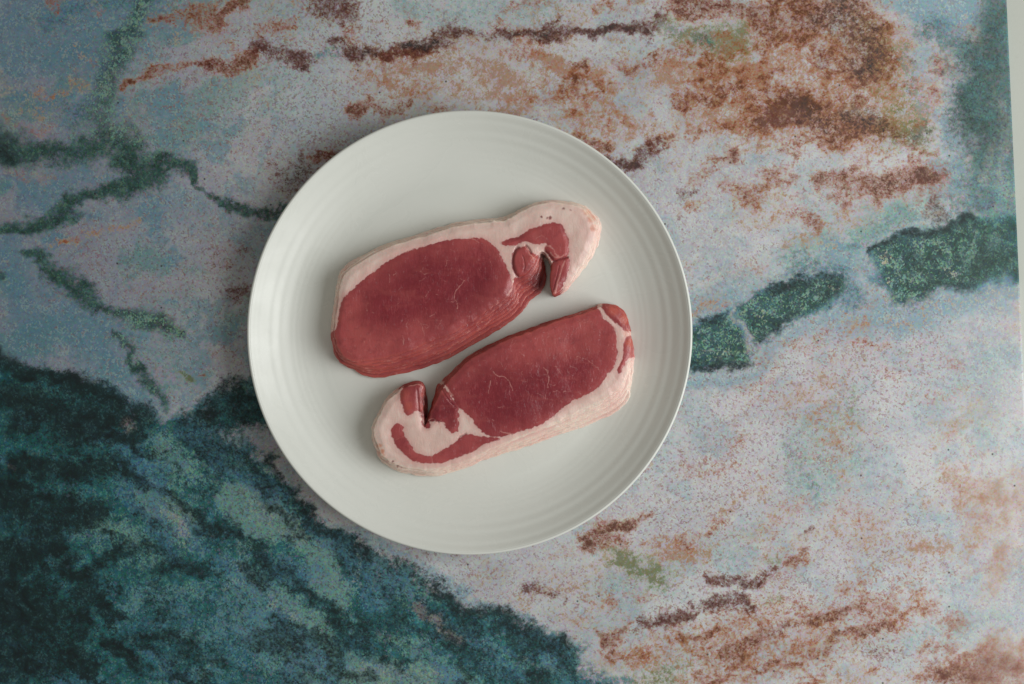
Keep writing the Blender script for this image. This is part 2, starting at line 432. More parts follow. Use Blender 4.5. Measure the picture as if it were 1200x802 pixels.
# --- middle right
s(PINK, [(850, 470, 40), (920, 430, 40), (1000, 410, 40), (1100, 400, 40), (900, 520, 40), (840, 560, 50)], .9)
s(SPECK, [(860, 480, 50), (930, 430, 36), (1010, 410, 36), (1090, 400, 40), (840, 560, 60), (800, 600, 40)], .8)
s(BLUE, [(1095, 405, 12), (1115, 410, 10), (1070, 470, 25), (1100, 480, 25)], .4)
s(MINT, [(1140, 440, 30), (1170, 420, 24), (1150, 500, 30)], .4)
s(PALE, [(1195, 400, 14), (1190, 500, 24), (1150, 550, 24), (1100, 540, 30), (1060, 530, 30)], .7)
f(MINT, [(930, 480), (1000, 465), (1015, 500), (1010, 560), (960, 600), (930, 590), (905, 530)], .55, 22)
s(TEAL, [(922, 522, 5), (935, 540, 7), (946, 560, 9), (950, 580, 6)], .4)
s(TEAL, [(960, 535, 5), (966, 545, 4)], .3)
s(TAN, [(983, 556, 8), (988, 570, 7)], .5)
s(RUST, [(1040, 445, 5), (1050, 447, 4)], .5)
s(RUST, [(948, 490, 3), (960, 488, 3)], .6)
s(RUST, [(823, 505, 4), (828, 515, 3)], .5)
s(RUST, [(1000, 402, 5), (1040, 405, 5)], .45)
s(RUST, [(1110, 420, 7), (1118, 428, 6)], .4)
s(OLIVE, [(1000, 462, 6), (993, 485, 6)], .4)
# --- left middle
s(GREEN, [(45, 303, 6), (74, 320, 10), (101, 340, 12), (114, 357, 6), (141, 368, 8), (168, 378, 9), (188, 380, 9), (212, 391, 3)], .9)
s(GREEN, [(126, 394, 4), (150, 408, 5), (165, 434, 6), (178, 458, 7), (189, 476, 5)], .8)
s(TEAL, [(145, 390, 12), (170, 420, 12), (185, 450, 12)], .3)
s(GREEN, [(-40, 328, 7), (2, 326, 5)], .8)
s(BLUE, [(20, 300, 20), (30, 360, 40), (80, 370, 40), (130, 420, 26), (160, 460, 14), (178, 482, 9), (110, 440, 12)], .8)
s(BLUE, [(215, 400, 24), (230, 460, 20), (215, 480, 12), (250, 470, 12)], .55)
s(MINT, [(150, 400, 16), (200, 420, 22), (210, 350, 22), (100, 420, 18)], .45)
s(PINK, [(220, 300, 40), (260, 360, 40), (240, 420, 20), (130, 290, 24), (270, 420, 24)], .6)
s(TAN, [(60, 287, 5), (78, 282, 4), (95, 274, 4), (130, 265, 4), (160, 262, 3)], .45)
s(RUST, [(64, 286, 2), (92, 275, 3)], .5)
s(MAROON, [(262, 300, 9), (280, 305, 12), (288, 298, 8)], .5)
s(MAROON, [(272, 350, 8), (286, 345, 8)], .5)
s(SPECK, [(160, 300, 40), (230, 300, 60), (260, 380, 50), (100, 290, 30)], .75)
s(OLIVE, [(212, 442, 5), (220, 440, 4)], .9)
s(RUST, [(233, 437, 2.5), (236, 437, 2)], .9)
# --- the dark lower left
f(TEAL, [(-90, 400), (5, 418), (40, 424), (66, 428), (92, 440), (128, 456), (150, 468), (168, 482), (190, 494), (210, 488), (235, 480), (258, 470), (270, 452), (290, 440), (330, 440),
         (330, 500), (300, 505), (262, 512), (285, 520), (305, 528), (320, 530), (332, 552), (345, 575), (360, 592), (378, 612), (410, 632), (450, 655), (490, 672), (520, 686), (548, 705),
         (580, 715), (610, 728), (650, 748), (690, 760), (690, 790), (720, 800), (740, 900), (-90, 960)], 1.0, 15)
s(DARK, [(-60, 415, 18), (0, 420, 14), (22, 434, 12), (50, 438, 12), (84, 450, 16), (110, 462, 16), (130, 470, 10)], .95)
s(DARK, [(20, 470, 20), (70, 490, 32), (110, 495, 30), (135, 485, 16), (170, 490, 9), (135, 515, 12)], .95)
s(DARK, [(-60, 460, 30), (5, 470, 10), (20, 500, 14)], .8)
s(MINT, [(15, 465, 14), (32, 472, 12)], .4)
s(DARK, [(215, 496, 11), (240, 494, 10), (255, 488, 14), (280, 464, 20), (300, 452, 18), (320, 450, 16)], .95)
s(DARK, [(222, 508, 12), (262, 500, 10), (300, 490, 14), (325, 480, 20)], .8)
s(PINK, [(148, 492, 5), (152, 498, 7), (155, 490, 5)], 1.2)
s(PALE, [(148, 496, 5), (154, 494, 4)], .6)
s(BLUE, [(143, 503, 5), (138, 496, 3)], .4)
s(PINK, [(300, 515, 12), (318, 522, 12), (330, 545, 10)], .7)
# light streaks between
s(MINT, [(185, 525, 14), (200, 540, 16), (218, 552, 12)], .7)
s(BLUE, [(165, 515, 10), (190, 530, 10), (210, 548, 10)], .4)
s(DARK, [(30, 548, 18), (60, 552, 16), (100, 550, 20), (140, 548, 12)], .85)
s(DARK, [(-40, 560, 40), (20, 590, 28), (60, 600, 26), (90, 604, 18), (115, 600, 12)], .9)
s(DARK, [(40, 640, 30), (60, 640, 16), (0, 660, 40), (-40, 700, 50), (30, 700, 32), (60, 715, 20)], .95)
s(DARK, [(80, 660, 16), (105, 690, 18), (90, 715, 18), (130, 650, 12), (155, 645, 12)], .8)
s(DARK, [(20, 780, 30), (70, 765, 24), (-20, 740, 40), (100, 745, 14)], .75)
s(BLUE, [(8, 538, 3), (18, 544, 5)], .9)
s(PINK, [(14, 546, 3), (26, 554, 3)], .9)
f(MINT, [(150, 576), (180, 558), (205, 572), (222, 596), (238, 622), (232, 642), (212, 640), (190, 622), (168, 600)], .75, 10)
s(PALE, [(196, 590, 10), (212, 612, 12), (225, 632, 8)], .45)
s(BLUE, [(180, 600, 10), (205, 625, 10), (235, 615, 7)], .5)
f(MINT, [(258, 570), (275, 556), (295, 562), (320, 578), (340, 600), (358, 625), (366, 650), (345, 640), (318, 628), (290, 622), (262, 608), (250, 590)], .9, 10)
s(PALE, [(285, 578, 10), (310, 595, 10), (335, 612, 10), (350, 630, 8)], .35)
s(MINT, [(215, 548, 10), (232, 560, 8), (245, 552, 8)], .5)
s(DARK, [(160, 560, 8), (178, 570, 5), (197, 572, 6), (217, 590, 7), (234, 610, 8), (252, 622, 11), (288, 630, 10), (306, 645, 11), (322, 664, 12), (345, 668, 9), (361, 686, 9), (378, 713, 9), (396, 733, 11), (420, 728, 9)], .95)
s(DARK, [(240, 575, 11), (258, 560, 12), (250, 540, 14), (232, 530, 10), (218, 520, 10)], .8)
s(DARK, [(160, 595, 6), (175, 610, 6), (188, 622, 6)], .6)
s(DARK, [(245, 520, 14), (262, 522, 12), (275, 535, 16), (292, 540, 9)], .8)
s(MINT, [(240, 498, 5), (262, 512, 5), (285, 520, 6)], .5)
f(MINT, [(262, 655), (300, 660), (340, 700), (390, 745), (420, 790), (380, 830), (300, 780), (262, 720)], .55, 20)
f(BLUE, [(255, 650), (310, 670), (350, 720), (330, 780), (270, 790), (240, 730)], .5, 20)
s(BLUE, [(120, 690, 14), (160, 700, 18), (205, 700, 14), (215, 740, 14)], .45)
s(MINT, [(110, 615, 14), (150, 625, 12), (180, 640, 8)], .45)
s(DARK, [(280, 640, 6), (305, 650, 8), (330, 670, 9)], .5)
# ring shaped mark beside the plate
s(DARK, [(303, 536, 5), (315, 534, 5), (328, 546, 5), (332, 562, 6), (324, 572, 6), (312, 564, 6), (304, 548, 5), (302, 538, 5)], 1.0)
s(PALE, [(314, 544, 4), (318, 552, 5), (322, 560, 4)], .5)
s(DARK, [(342, 578, 9), (352, 590, 9), (362, 594, 6)], .9)
s(RUST, [(369, 605, 4), (371, 610, 4)], .6)
s(DARK, [(366, 608, 5), (395, 633, 10), (429, 650, 10), (459, 667, 11), (490, 677, 10), (517, 690, 9), (545, 711, 11), (569, 717, 13), (602, 738, 15), (640, 760, 12)], .95)
s(DARK, [(390, 640, 10), (400, 660, 12), (430, 668, 12), (446, 683, 18), (475, 700, 16), (476, 720, 14), (435, 733, 12), (455, 740, 12)], .7)
s(DARK, [(500, 700, 12), (535, 730, 12), (560, 740, 14), (517, 748, 10), (530, 764, 10), (575, 765, 14)], .7)
s(MINT, [(372, 640, 10), (380, 668, 14), (396, 700, 11), (385, 690, 12)], .9)
s(PALE, [(415, 650, 6), (420, 665, 6), (412, 680, 6)], .4)
s(BLUE, [(405, 640, 5), (430, 700, 6), (485, 690, 4), (560, 755, 8), (520, 720, 6), (500, 740, 6)], .7)
s(PINK, [(503, 708, 6), (508, 715, 6), (524, 740, 8), (535, 742, 6)], .8)
s(RUST, [(414, 733, 3), (508, 718, 3)], .6)
f(MINT, [(310, 690), (332, 680), (358, 700), (372, 720), (390, 745), (370, 748), (345, 735), (318, 715)], .75, 12)
s(BLUE, [(262, 665, 14), (280, 675, 14), (292, 690, 14), (310, 700, 10), (330, 720, 10)], .65)
s(MINT, [(275, 690, 16), (290, 710, 16), (300, 740, 14)], .5)
s(PALE, [(275, 665, 7), (320, 705, 8), (345, 725, 8)], .4)
s(BLUE, [(145, 722, 16), (165, 730, 18), (188, 732, 12)], .6)
s(MINT, [(150, 715, 12), (190, 690, 16), (170, 700, 14), (220, 700, 16)], .35)
s(MINT, [(95, 622, 12), (125, 625, 16), (150, 620, 12)], .45)
s(BLUE, [(58, 662, 9), (86, 704, 6), (120, 690, 12)], .4)
s(DARK, [(190, 665, 14), (215, 660, 12), (236, 662, 11), (165, 640, 10)], .8)
s(DARK, [(118, 737, 5), (146, 745, 6), (190, 745, 10), (230, 755, 14), (246, 772, 14)], .7)
s(DARK, [(180, 712, 10), (200, 720, 10)], .5)
s(BLUE, [(250, 740, 10), (262, 748, 12), (288, 792, 12), (240, 700, 12)], .5)
s(PALE, [(228, 796, 1.5), (240, 788, 1.5), (247, 782, 1.2)], .6, .4)
f(MINT, [(400, 765), (430, 770), (470, 778), (500, 770), (530, 785), (560, 795), (580, 820), (390, 820), (392, 790)], .9, 16)
s(PALE, [(420, 785, 12), (455, 790, 16), (500, 792, 14)], .4)
s(BLUE, [(345, 770, 12), (385, 785, 14), (420, 750, 8), (440, 755, 8)], .6)
s(MINT, [(330, 760, 14), (360, 780, 14)], .5)
s(DARK, [(308, 745, 10), (320, 760, 8), (335, 745, 8), (405, 762, 9), (395, 752, 8)], .8)
s(DARK, [(472, 770, 7), (485, 772, 6)], .7)
s(DARK, [(360, 800, 12), (330, 815, 14), (270, 815, 20)], .6)
s(BLUE, [(605, 745, 8), (640, 750, 10), (655, 765, 10), (670, 770, 8)], .8)
s(DARK, [(608, 765, 10), (620, 775, 12), (625, 795, 14), (612, 788, 10), (650, 795, 14), (668, 755, 8)], .85)
s(PALE, [(612, 768, 3), (618, 772, 3)], .5)
s(TEAL, [(700, 795, 10), (735, 800, 8)], .6)
s(BLUE, [(540, 695, 5), (490, 665, 4), (450, 645, 4), (420, 630, 4), (395, 612, 4), (575, 708, 5), (610, 722, 5)], .7)
s(BLUE, [(360, 585, 4), (340, 565, 4)], .5)
s(SPECK, [(540, 680, 20), (580, 690, 24), (480, 650, 14), (620, 700, 24)], .8)
s(MAROON, [(495, 652, 3), (505, 654, 3)], .5)
s(MAROON, [(530, 652, 4), (545, 658, 4)], .4)
# --- bottom middle right
s(RUST, [(683, 632, 7), (700, 626, 9), (715, 618, 8), (742, 610, 5), (758, 604, 3)], .85)
s(RUST, [(690, 636, 6), (715, 634, 9), (728, 640, 6)], .6)
f(OLIVE, [(696, 638), (725, 645), (752, 652), (778, 668), (788, 678), (784, 690), (765, 690), (738, 676), (715, 662)], .95, 15)
s(RUST, [(758, 636, 4), (780, 634, 4), (805, 638, 10), (822, 632, 7), (845, 612, 6)], .7)
s(TAN, [(770, 648, 9), (790, 650, 10), (812, 652, 10), (835, 645, 7)], .8)
s(MAROON, [(780, 548, 7), (795, 536, 7)], .4)
s(MAROON, [(612, 690, 7), (626, 688, 8), (641, 700, 7), (660, 706, 4)], .7)
s(RUST, [(735, 735, 10), (722, 746, 9), (715, 752, 6)], .95)
s(RUST, [(718, 766, 5), (733, 762, 9), (760, 764, 6), (705, 740, 4)], .95)
s(TAN, [(745, 765, 14), (775, 770, 14), (800, 760, 10)], .6)
s(RUST, [(720, 712, 5), (727, 720, 4)], .5)
s(MAROON, [(755, 725, 4), (776, 733, 6), (803, 724, 7), (820, 716, 4)], .9)
s(MAROON, [(815, 708, 4), (834, 713, 7), (864, 710, 10), (884, 714, 8)], .85)
s(MAROON, [(838, 683, 9), (852, 680, 8), (871, 687, 6), (884, 682, 4), (905, 674, 5)], .8)
s(RUST, [(845, 680, 7), (838, 686, 6)], .5)
s(RUST, [(793, 755, 5), (815, 752, 6), (833, 747, 6), (848, 738, 4)], .8)
s(RUST, [(850, 766, 7), (866, 760, 8), (882, 754, 7)], .8)
s(RUST, [(825, 802, 6), (855, 795, 6), (885, 788, 8), (907, 783, 9), (930, 771, 7), (961, 760, 6), (978, 752, 5)], .75)
s(RUST, [(892, 752, 10), (905, 742, 12), (925, 732, 9), (944, 728, 9), (975, 718, 10), (990, 713, 6)], .9)
s(MAROON, [(900, 745, 6), (930, 732, 5)], .5)
f(OLIVE, [(730, 790), (765, 778), (800, 776), (830, 782), (820, 800), (800, 830), (740, 830)], .55, 12)
s(MAROON, [(690, 765, 6), (696, 770, 5)], .5)
s(OLIVE, [(885, 660, 5), (895, 664, 6), (908, 660, 6)], .6)
s(DARK, [(895, 662, 4), (906, 662, 4)], .25)
s(RUST, [(922, 662, 7), (938, 658, 9), (948, 650, 7)], .8)
s(RUST, [(900, 610, 4), (922, 622, 4)], .4)
s(MAROON, [(940, 625, 3), (955, 622, 4)], .6)
s(OLIVE, [(905, 706, 6), (912, 702, 5)], .7)
s(TAN, [(890, 590, 8), (895, 570, 8), (850, 600, 8)], .4)
s(RUST, [(981, 750, 6), (1012, 737, 7), (1042, 727, 9), (1069, 719, 9), (1098, 715, 7)], .8)
s(TAN, [(1050, 722, 8), (1085, 714, 8), (1070, 708, 8)], .6)
s(SPECK, [(960, 700, 30), (1000, 730, 26), (1040, 760, 26)], .9)
s(MAROON, [(1020, 758, 8), (1038, 766, 10), (1058, 752, 7)], .5)
s(PINK, [(1012, 617, 9), (1022, 620, 8)], .9)
s(RUST, [(1015, 618, 6), (1050, 640, 3)], .35)
s(TAN, [(1070, 640, 8), (1090, 642, 7), (1108, 638, 9)], .7)
s(TAN, [(1118, 562, 14), (1130, 575, 16), (1152, 585, 22), (1146, 615, 16), (1175, 600, 22), (1180, 570, 22), (1135, 640, 12)], .6)
s(RUST, [(1118, 566, 5), (1128, 585, 6), (1150, 605, 7), (1150, 575, 7)], .45)
s(TAN, [(1178, 660, 14), (1165, 685, 14), (1180, 640, 12)], .6)
s(MAROON, [(1105, 658, 4), (1120, 666, 5)], .45)
s(RUST, [(1084, 766, 7), (1105, 760, 8), (1122, 760, 7)], .7)
s(RUST, [(1110, 793, 12), (1130, 780, 10), (1150, 768, 12), (1170, 775, 12), (1190, 780, 16)], .75)
s(RUST, [(1165, 744, 6), (1174, 748, 8)], .6)
s(TAN, [(1120, 790, 20), (1160, 775, 24), (1190, 760, 20)], .6)
s(DARK, [(1180, 800, 30), (1140, 810, 14)], .2)
s(PALE, [(1020, 690, 26), (1060, 690, 20), (1080, 735, 14), (990, 770, 18), (1100, 690, 14)], .6)
s(PALE, [(1195, 600, 10), (1195, 660, 12)], .8)
s(PALE, [(880, 640, 16), (870, 735, 10), (790, 620, 14)], .5)
s(MINT, [(865, 650, 14), (880, 630, 14), (700, 690, 18), (750, 700, 16), (690, 780, 10), (1175, 720, 16)], .4)
s(PINK, [(690, 720, 24), (680, 700, 18), (780, 590, 30), (820, 580, 30)], .5)
s(SPECK, [(670, 700, 40), (720, 690, 30), (800, 600, 40), (880, 560, 50), (780, 730, 40), (1080, 630, 40)], .8)
s(SPECK, [(1130, 610, 40), (1100, 660, 30), (1000, 660, 30)], .6)

EARTH = (RUST, MAROON, TAN, OLIVE)
def paint_board(X, Y):
    nl = 12
    L = [np.zeros(X.shape, np.float32) for _ in range(nl)]
    # domain warp gives the strokes their ragged outline
    wx = (fbm(X, Y, 40, 101, 3, .6) - .5) * 34 + (fbm(X, Y, 11, 131, 3, .7) - .5) * 15
    wy = (fbm(X, Y, 40, 202, 3, .6) - .5) * 26 + (fbm(X, Y, 11, 232, 3, .7) - .5) * 13
    XW, YW = X + wx, Y + wy
    ys = Y[:, 0]
    for layer, pts, k, soft, fill in ST:
        P = np.array([p[:2] for p in pts], float)
        wide = 3.4 if layer in EARTH else 2.2
        if layer in (BLUE, MINT, PINK, PALE, SPECK) and not fill: soft = max(soft, .95)
        if layer in (GREEN, DARK, TEAL) and not fill: soft = max(soft, .9)
        if layer == GREEN and not fill and pts[0][0] < 340: pts = [(p[0], p[1], p[2] * 1.15) for p in pts]
        wmax = (max(p[2] for p in pts) * wide if not fill else soft * 2) + 24
        i0, i1 = np.searchsorted(ys, [P[:, 1].min() - wmax, P[:, 1].max() + wmax])
        # columns shear with the board edge, so take the widest row
        j0 = max(0, np.searchsorted(X[0], P[:, 0].min() - wmax) - 12)
        j1 = min(X.shape[1], np.searchsorted(X[-1], P[:, 0].max() + wmax) + 14)
        if i1 <= i0 or j1 <= j0: continue
        sl = (slice(i0, i1), slice(j0, j1))
        x, y = XW[sl], YW[sl]
        if fill and soft <= 9 and layer in (TEAL, GREEN) and P[:, 0].min() > 700:
            x, y = X[sl] + wx[sl] * .35, Y[sl] + wy[sl] * .35
        if fill:
            m = smooth(-soft, soft, poly_sdf(x, y, P))
        else:
            C = catmull(pts, 4, closed=False) if len(pts) > 2 else np.array(pts, float)
            C = np.vstack([C, np.array(pts[-1], float)]) if len(pts) > 2 else C
            q = np.full(x.shape, 9.0)
            for a, b in zip(C[:-1], C[1:]):
                d, w = seg_dist(x, y, a, b, a[2], b[2])
                q = np.minimum(q, d / np.maximum(w, .5))
            m = 1 - smooth(1 - soft, 1 + soft, q)
            if layer in EARTH:
                m = .52 * m + .48 * (1 - smooth(.1, wide, q)) ** 1.3
        L[layer][sl] = np.maximum(L[layer][sl], (m * k).astype(np.float32))
    # uneven strength: long mottles that run with the grain of the stone
    ca, sa = math.cos(math.radians(-16)), math.sin(math.radians(-16))
    XR, YR = (XW * ca + YW * sa) * .5, -XW * sa + YW * ca
    n1 = fbm(XR, YR, 26, 611, 5, .62); n2 = fbm(XR, YR, 20, 722, 5, .65); n3 = fbm(XW, YW, 17, 833, 5, .65)
    n4 = fbm(XR, YR, 44, 944, 5, .6)
    for ly, nn in ((RUST, n1), (MAROON, n2), (TAN, n3), (OLIVE, n2)):
        L[ly] *= np.clip(.05 + 1.9 * nn, .15, 1.6).astype(np.float32)
    L[RUST] = np.where(L[RUST] > .7, .7 + (L[RUST] - .7) * .45, L[RUST]).astype(np.float32); L[MAROON] = np.where(L[MAROON] > .75, .75 + (L[MAROON] - .75) * .5, L[MAROON]).astype(np.float32)
    L[OLIVE] = np.minimum(L[OLIVE], 1)
    for ly, nn in ((DARK, n3), (GREEN, n1), (MINT, n3), (BLUE, n4), (PALE, n3)):
        L[ly] *= np.clip(.55 + .85 * nn, .4, 1.3).astype(np.float32)
    # streaks of the dark stone run down to the right
    c2, s2 = math.cos(math.radians(36)), math.sin(math.radians(36))
    XD, YD = (XW * c2 + YW * s2) * .42, -XW * s2 + YW * c2
    d1 = fbm(XD, YD, 24, 1055, 5, .62); d2 = fbm(XD, YD, 30, 1166, 5, .62); d3 = fbm(XW, YW, 30, 1277, 4, .6)
    # faint earth and blue drifts that belong to no single streak
    stone = 1 - np.clip(L[TEAL] + L[GREEN] * .7, 0, 1)
    zone = np.clip(smooth(380, 760, X) * .8 + smooth(300, 0, Y) * .5, 0, 1)
    L[RUST] = np.maximum(L[RUST], (smooth(.46, .72, n1) * (.42 + .38 * np.clip(smooth(290, 200, Y) * smooth(560, 700, X) + smooth(640, 720, Y) * smooth(660, 740, X), 0, 1)) * zone * stone).astype(np.float32))
    L[TAN] = np.maximum(L[TAN], (smooth(.48, .75, n4) * .55 * zone * stone).astype(np.float32))
    L[MAROON] = np.maximum(L[MAROON], (smooth(.62, .8, n2) * .3 * stone).astype(np.float32))
    L[PALE] = np.maximum(L[PALE], (smooth(.5, .75, 1 - n1) * .55 * stone * zone).astype(np.float32))
    low = L[TEAL] * smooth(300, 480, Y) * smooth(760, 640, X)
    east = smooth(90, 260, X)
    L[DARK] = np.maximum(L[DARK], (smooth(.50, .68, d1) * .85 * low).astype(np.float32))
    L[DARK] *= (1 - .4 * low * east * smooth(.50, .66, 1 - d1)).astype(np.float32)
    L[MINT] = np.maximum(L[MINT], (smooth(.50, .70, 1 - d1) * .5 * low * (.35 + .65 * east)).astype(np.float32))
    L[BLUE] = np.maximum(L[BLUE], (smooth(.50, .66, d2) * .75 * low).astype(np.float32))
    L[PALE] = np.maximum(L[PALE], (smooth(.54, .70, d3) * smooth(.46, .6, 1 - d1) * .28 * low * east).astype(np.float32))
    L[DARK] *= (1 - .28 * low * east).astype(np.float32)
    # the ground left of the plate drifts between blue, sea green and warm grey
    west = smooth(460, 200, X) * stone
    L[BLUE] = np.maximum(L[BLUE], (smooth(.46, .66, d3) * .85 * west).astype(np.float32))
    L[MINT] = np.maximum(L[MINT], (smooth(.48, .68, n4) * .8 * west).astype(np.float32))
    L[PINK] = np.maximum(L[PINK], (smooth(.48, .68, 1 - d3) * .9 * west).astype(np.float32))
    L[TAN] = np.maximum(L[TAN], (smooth(.54, .72, d2) * .16 * west * smooth(480, 300, Y)).astype(np.float32))
    rest = smooth(460, 640, X) * stone
    L[BLUE] = np.maximum(L[BLUE], (smooth(.50, .68, d3) * .42 * rest).astype(np.float32))
    L[PINK] = np.maximum(L[PINK], (smooth(.48, .66, 1 - d3) * .7 * rest).astype(np.float32))
    L[PALE] = np.maximum(L[PALE], (smooth(.50, .66, 1 - n4) * .6 * rest).astype(np.float32))
    keepg = 1 - .85 * np.clip(L[OLIVE] * smooth(1.1, .6, X / 1000 + Y * 0), 0, 1)
    L[RUST] *= keepg.astype(np.float32); L[TAN] *= keepg.astype(np.float32)
    # teal bleeds out of every dark vein
    L[TEAL] = np.maximum(L[TEAL], np.minimum(L[GREEN] * .7, .6))
    L[MINT] = np.maximum(L[MINT], (smooth(.55, .78, n1) * .4 * L[TEAL] * smooth(60, 260, X)).astype(np.float32))
    L[BLUE] = np.maximum(L[BLUE], (smooth(.55, .75, n4) * .45 * L[TEAL]).astype(np.float32))
    return L

def build_board():
    def axis(a, b, fine_a, fine_b, st, coarse):
        return np.concatenate([np.arange(a, fine_a, coarse), np.arange(fine_a, fine_b, st), np.arange(fine_b, b + 1, coarse)])
    ys = axis(-170, 980, -16, 820, 2.0, 11)
    u = np.concatenate([np.arange(-320, -20, 12), np.arange(-20, 1200.1, 2.0)])
    nx, ny = len(u), len(ys)
    U, Y = np.meshgrid(u, ys)
    # u = 1200 is the straight cut edge; the sheet lies turned by 2.6 degrees
    X = np.where(U > 0, U / 1200 * EDGE(Y), U + 0.0448 * Y * 0)
    L = paint_board(X, Y)
    k = S
    V = np.stack([(X - CX) * k, (CY - Y) * k, np.zeros_like(X)], -1).reshape(-1, 3)
    idx = np.arange(nx * ny).reshape(ny, nx)
    Q = np.stack([idx[1:, :-1], idx[1:, 1:], idx[:-1, 1:], idx[:-1, :-1]], -1).reshape(-1, 4)
    # a thin edge all round
    ring = np.concatenate([idx[0, :-1], idx[:-1, -1], idx[-1, :0:-1], idx[:0:-1, 0]])
    base = len(V)
    VB = V[ring].copy(); VB[:, 2] = -0.003
    nr = len(ring); a = np.arange(nr); b = (a + 1) % nr
    Q2 = np.stack([ring[a], ring[b], base + b, base + a], -1)
    V = np.vstack([V, VB]); Q = np.vstack([Q, Q2])
    me = mesh_from('backdrop_board', V, Q)
    for nm, ids in (('pa', (0, 1, 2, 3)), ('pb', (4, 5, 6, 7)), ('pc', (8, 9, 10, 11))):
        arr = np.stack([L[i].reshape(-1) for i in ids], -1)
        arr = np.vstack([arr, arr[ring]])
        set_col(me, nm, arr)
    # broad tone: bluish and darker on the left, neutral and paler to the right
    xx = np.concatenate([X.reshape(-1), X.reshape(-1)[ring]]); yy = np.concatenate([Y.reshape(-1), Y.reshape(-1)[ring]])
    cool = smooth(420, 40, xx + (fbm(xx, yy, 90, 404, 3) - .5) * 160)
    softp = np.maximum(smooth(1060, 1180, xx), smooth(60, 0, xx))
    tone = fbm(xx, yy, 60, 505, 4)
    set_col(me, 'pd', np.stack([cool, softp, tone, np.ones_like(tone)], -1))

    n = N('printed_marble')
    v = n.obj()
    teal, dark, rust, maroon = n.attr('pa')
    blue, olive, tan, mint = n.attr('pb')
    pale, pink, green, speck = n.attr('pc')
    cool, softp, tone, _ = n.attr('pd')
    def cells(scale, off):
        wob = n.noise(n.mapping(v, loc=(off, 2 * off, 0)), scale * 1.1, 2, .6)
        vv = n.new('ShaderNodeVectorMath', operation='MULTIPLY_ADD')
        n.put(vv.inputs[0], wob.outputs['Color']); vv.inputs[1].default_value = (.7 / scale,) * 3; n.put(vv.inputs[2], v)
        o = n.new('ShaderNodeTexVoronoi', voronoi_dimensions='2D'); n.put(o.inputs['Vector'], vv.outputs[0]); o.inputs['Scale'].default_value = scale
        q = n.new('ShaderNodeSeparateColor'); n.t.links.new(o.outputs['Color'], q.inputs[0])
        return q.outputs[0], q.outputs[1], o.outputs['Color']
    c1, c1b, ccol = cells(1150, 1.3)                    # single grains, about 2.5 px
    c2, c2b, _ = cells(600, 4.7)                    # clots of 5 px
    g2 = n.noise(n.mapping(v, loc=(3.1, 1.7, 0)), 300, 4, .7, .5).outputs[0]
    g4 = n.noise(n.mapping(v, loc=(-3.7, 9.1, 0)), 110, 5, .65, .6).outputs[0]
    g5 = n.noise(n.mapping(v, loc=(5.7, -2.1, 0)), 34, 5, .65, .4).outputs[0]
    g2w = n.sstep(g2, .32, .68); g4w = n.sstep(g4, .32, .68); g5w = n.sstep(g5, .34, .66)
    hard = n.math('SUBTRACT', 1.0, n.math('MULTIPLY', softp, .7))
    def avg(*ws):
        t = None
        for g, w in ws:
            q = n.math('MULTIPLY', g, w); t = q if t is None else n.math('ADD', t, q)
        return t
    grA = avg((c1, .40), (c2, .25), (g2w, .35))
    grB = avg((c1b, .40), (c2b, .25), (g4w, .35))
    grC = avg((c1b, .3), (c2, .2), (g2w, .25), (g4w, .25))
    grR = avg((c1, .26), (c2b, .12), (g2w, .32), (g4w, .30))
    def val(mask, grain, amp):
        j = n.math('MULTIPLY', n.math('SUBTRACT', grain, .5), n.math('MULTIPLY', hard, amp))
        return n.math('ADD', mask, n.math('MULTIPLY', j, n.sstep(mask, 0.0, 0.3)))
    def brk(mask, grain, amp, lo, hi): return n.sstep(val(mask, grain, amp), lo, hi)
    def sc(x, k): return n.math('MULTIPLY', x, k)
    # ground
    base = n.mix(n.sstep(tone, .3, .7), srgb(184, 190, 196), srgb(202, 205, 208))
    base = n.mix(cool, base, srgb(138, 150, 164))
    base = n.mix(sc(g5w, .35), base, n.mix(cool, srgb(176, 172, 176), srgb(130, 138, 148)))
    base = n.mix(sc(pink, .6), base, n.mix(cool, srgb(196, 188, 194), srgb(154, 150, 162)))
    base = n.mix(sc(brk(pale, grC, .9, .1, 1.0), .8), base, srgb(214, 214, 216))
    base = n.mix(sc(brk(mint, grC, .8, .05, 1.0), .85), base, n.mix(cool, srgb(126, 168, 164), srgb(92, 138, 140)))
    base = n.mix(sc(brk(blue, grC, .8, .05, 1.0), .85), base, n.mix(cool, srgb(128, 164, 178), srgb(98, 136, 154)))
    # crystalline mottle of the stone
    base = n.mix(sc(n.sstep(grA, .54, .78), .38), base, n.mix(cool, srgb(132, 126, 130), srgb(92, 100, 112)))
    base = n.mix(sc(n.sstep(grB, .54, .78), .46), base, n.mix(cool, srgb(206, 206, 207), srgb(164, 172, 180)))
    # dots of dark and rusty mineral
    sp = n.math('ADD', sc(speck, .20), n.math('MULTIPLY', n.math('SUBTRACT', g4w, .5), .12))
    dots = n.sstep(n.math('ADD', avg((c2b, .5), (c1, .5)), sp), .80, .92)
    base = n.mix(n.math('MULTIPLY', dots, sc(hard, .46)), base, n.mix(g5w, srgb(96, 88, 92), srgb(138, 90, 76)))
    # earth pigments, paler where thin and browner where thick
    tv = val(tan, grB, 1.6)
    base = n.mix(sc(n.sstep(tv, .12, 1.0), .75), base, n.mix(n.sstep(tv, .3, 1.0), srgb(190, 160, 138), srgb(166, 120, 88)))
    ov = val(olive, grC, 1.3)
    base = n.mix(sc(n.sstep(ov, .05, 1.05), .85), base, n.mix(n.sstep(ov, .35, .95), srgb(160, 162, 132), srgb(108, 114, 72)))
    rv = val(rust, grR, 1.0)
    rc = n.mix(n.sstep(rv, .2, .75), srgb(184, 136, 106), srgb(156, 90, 50))
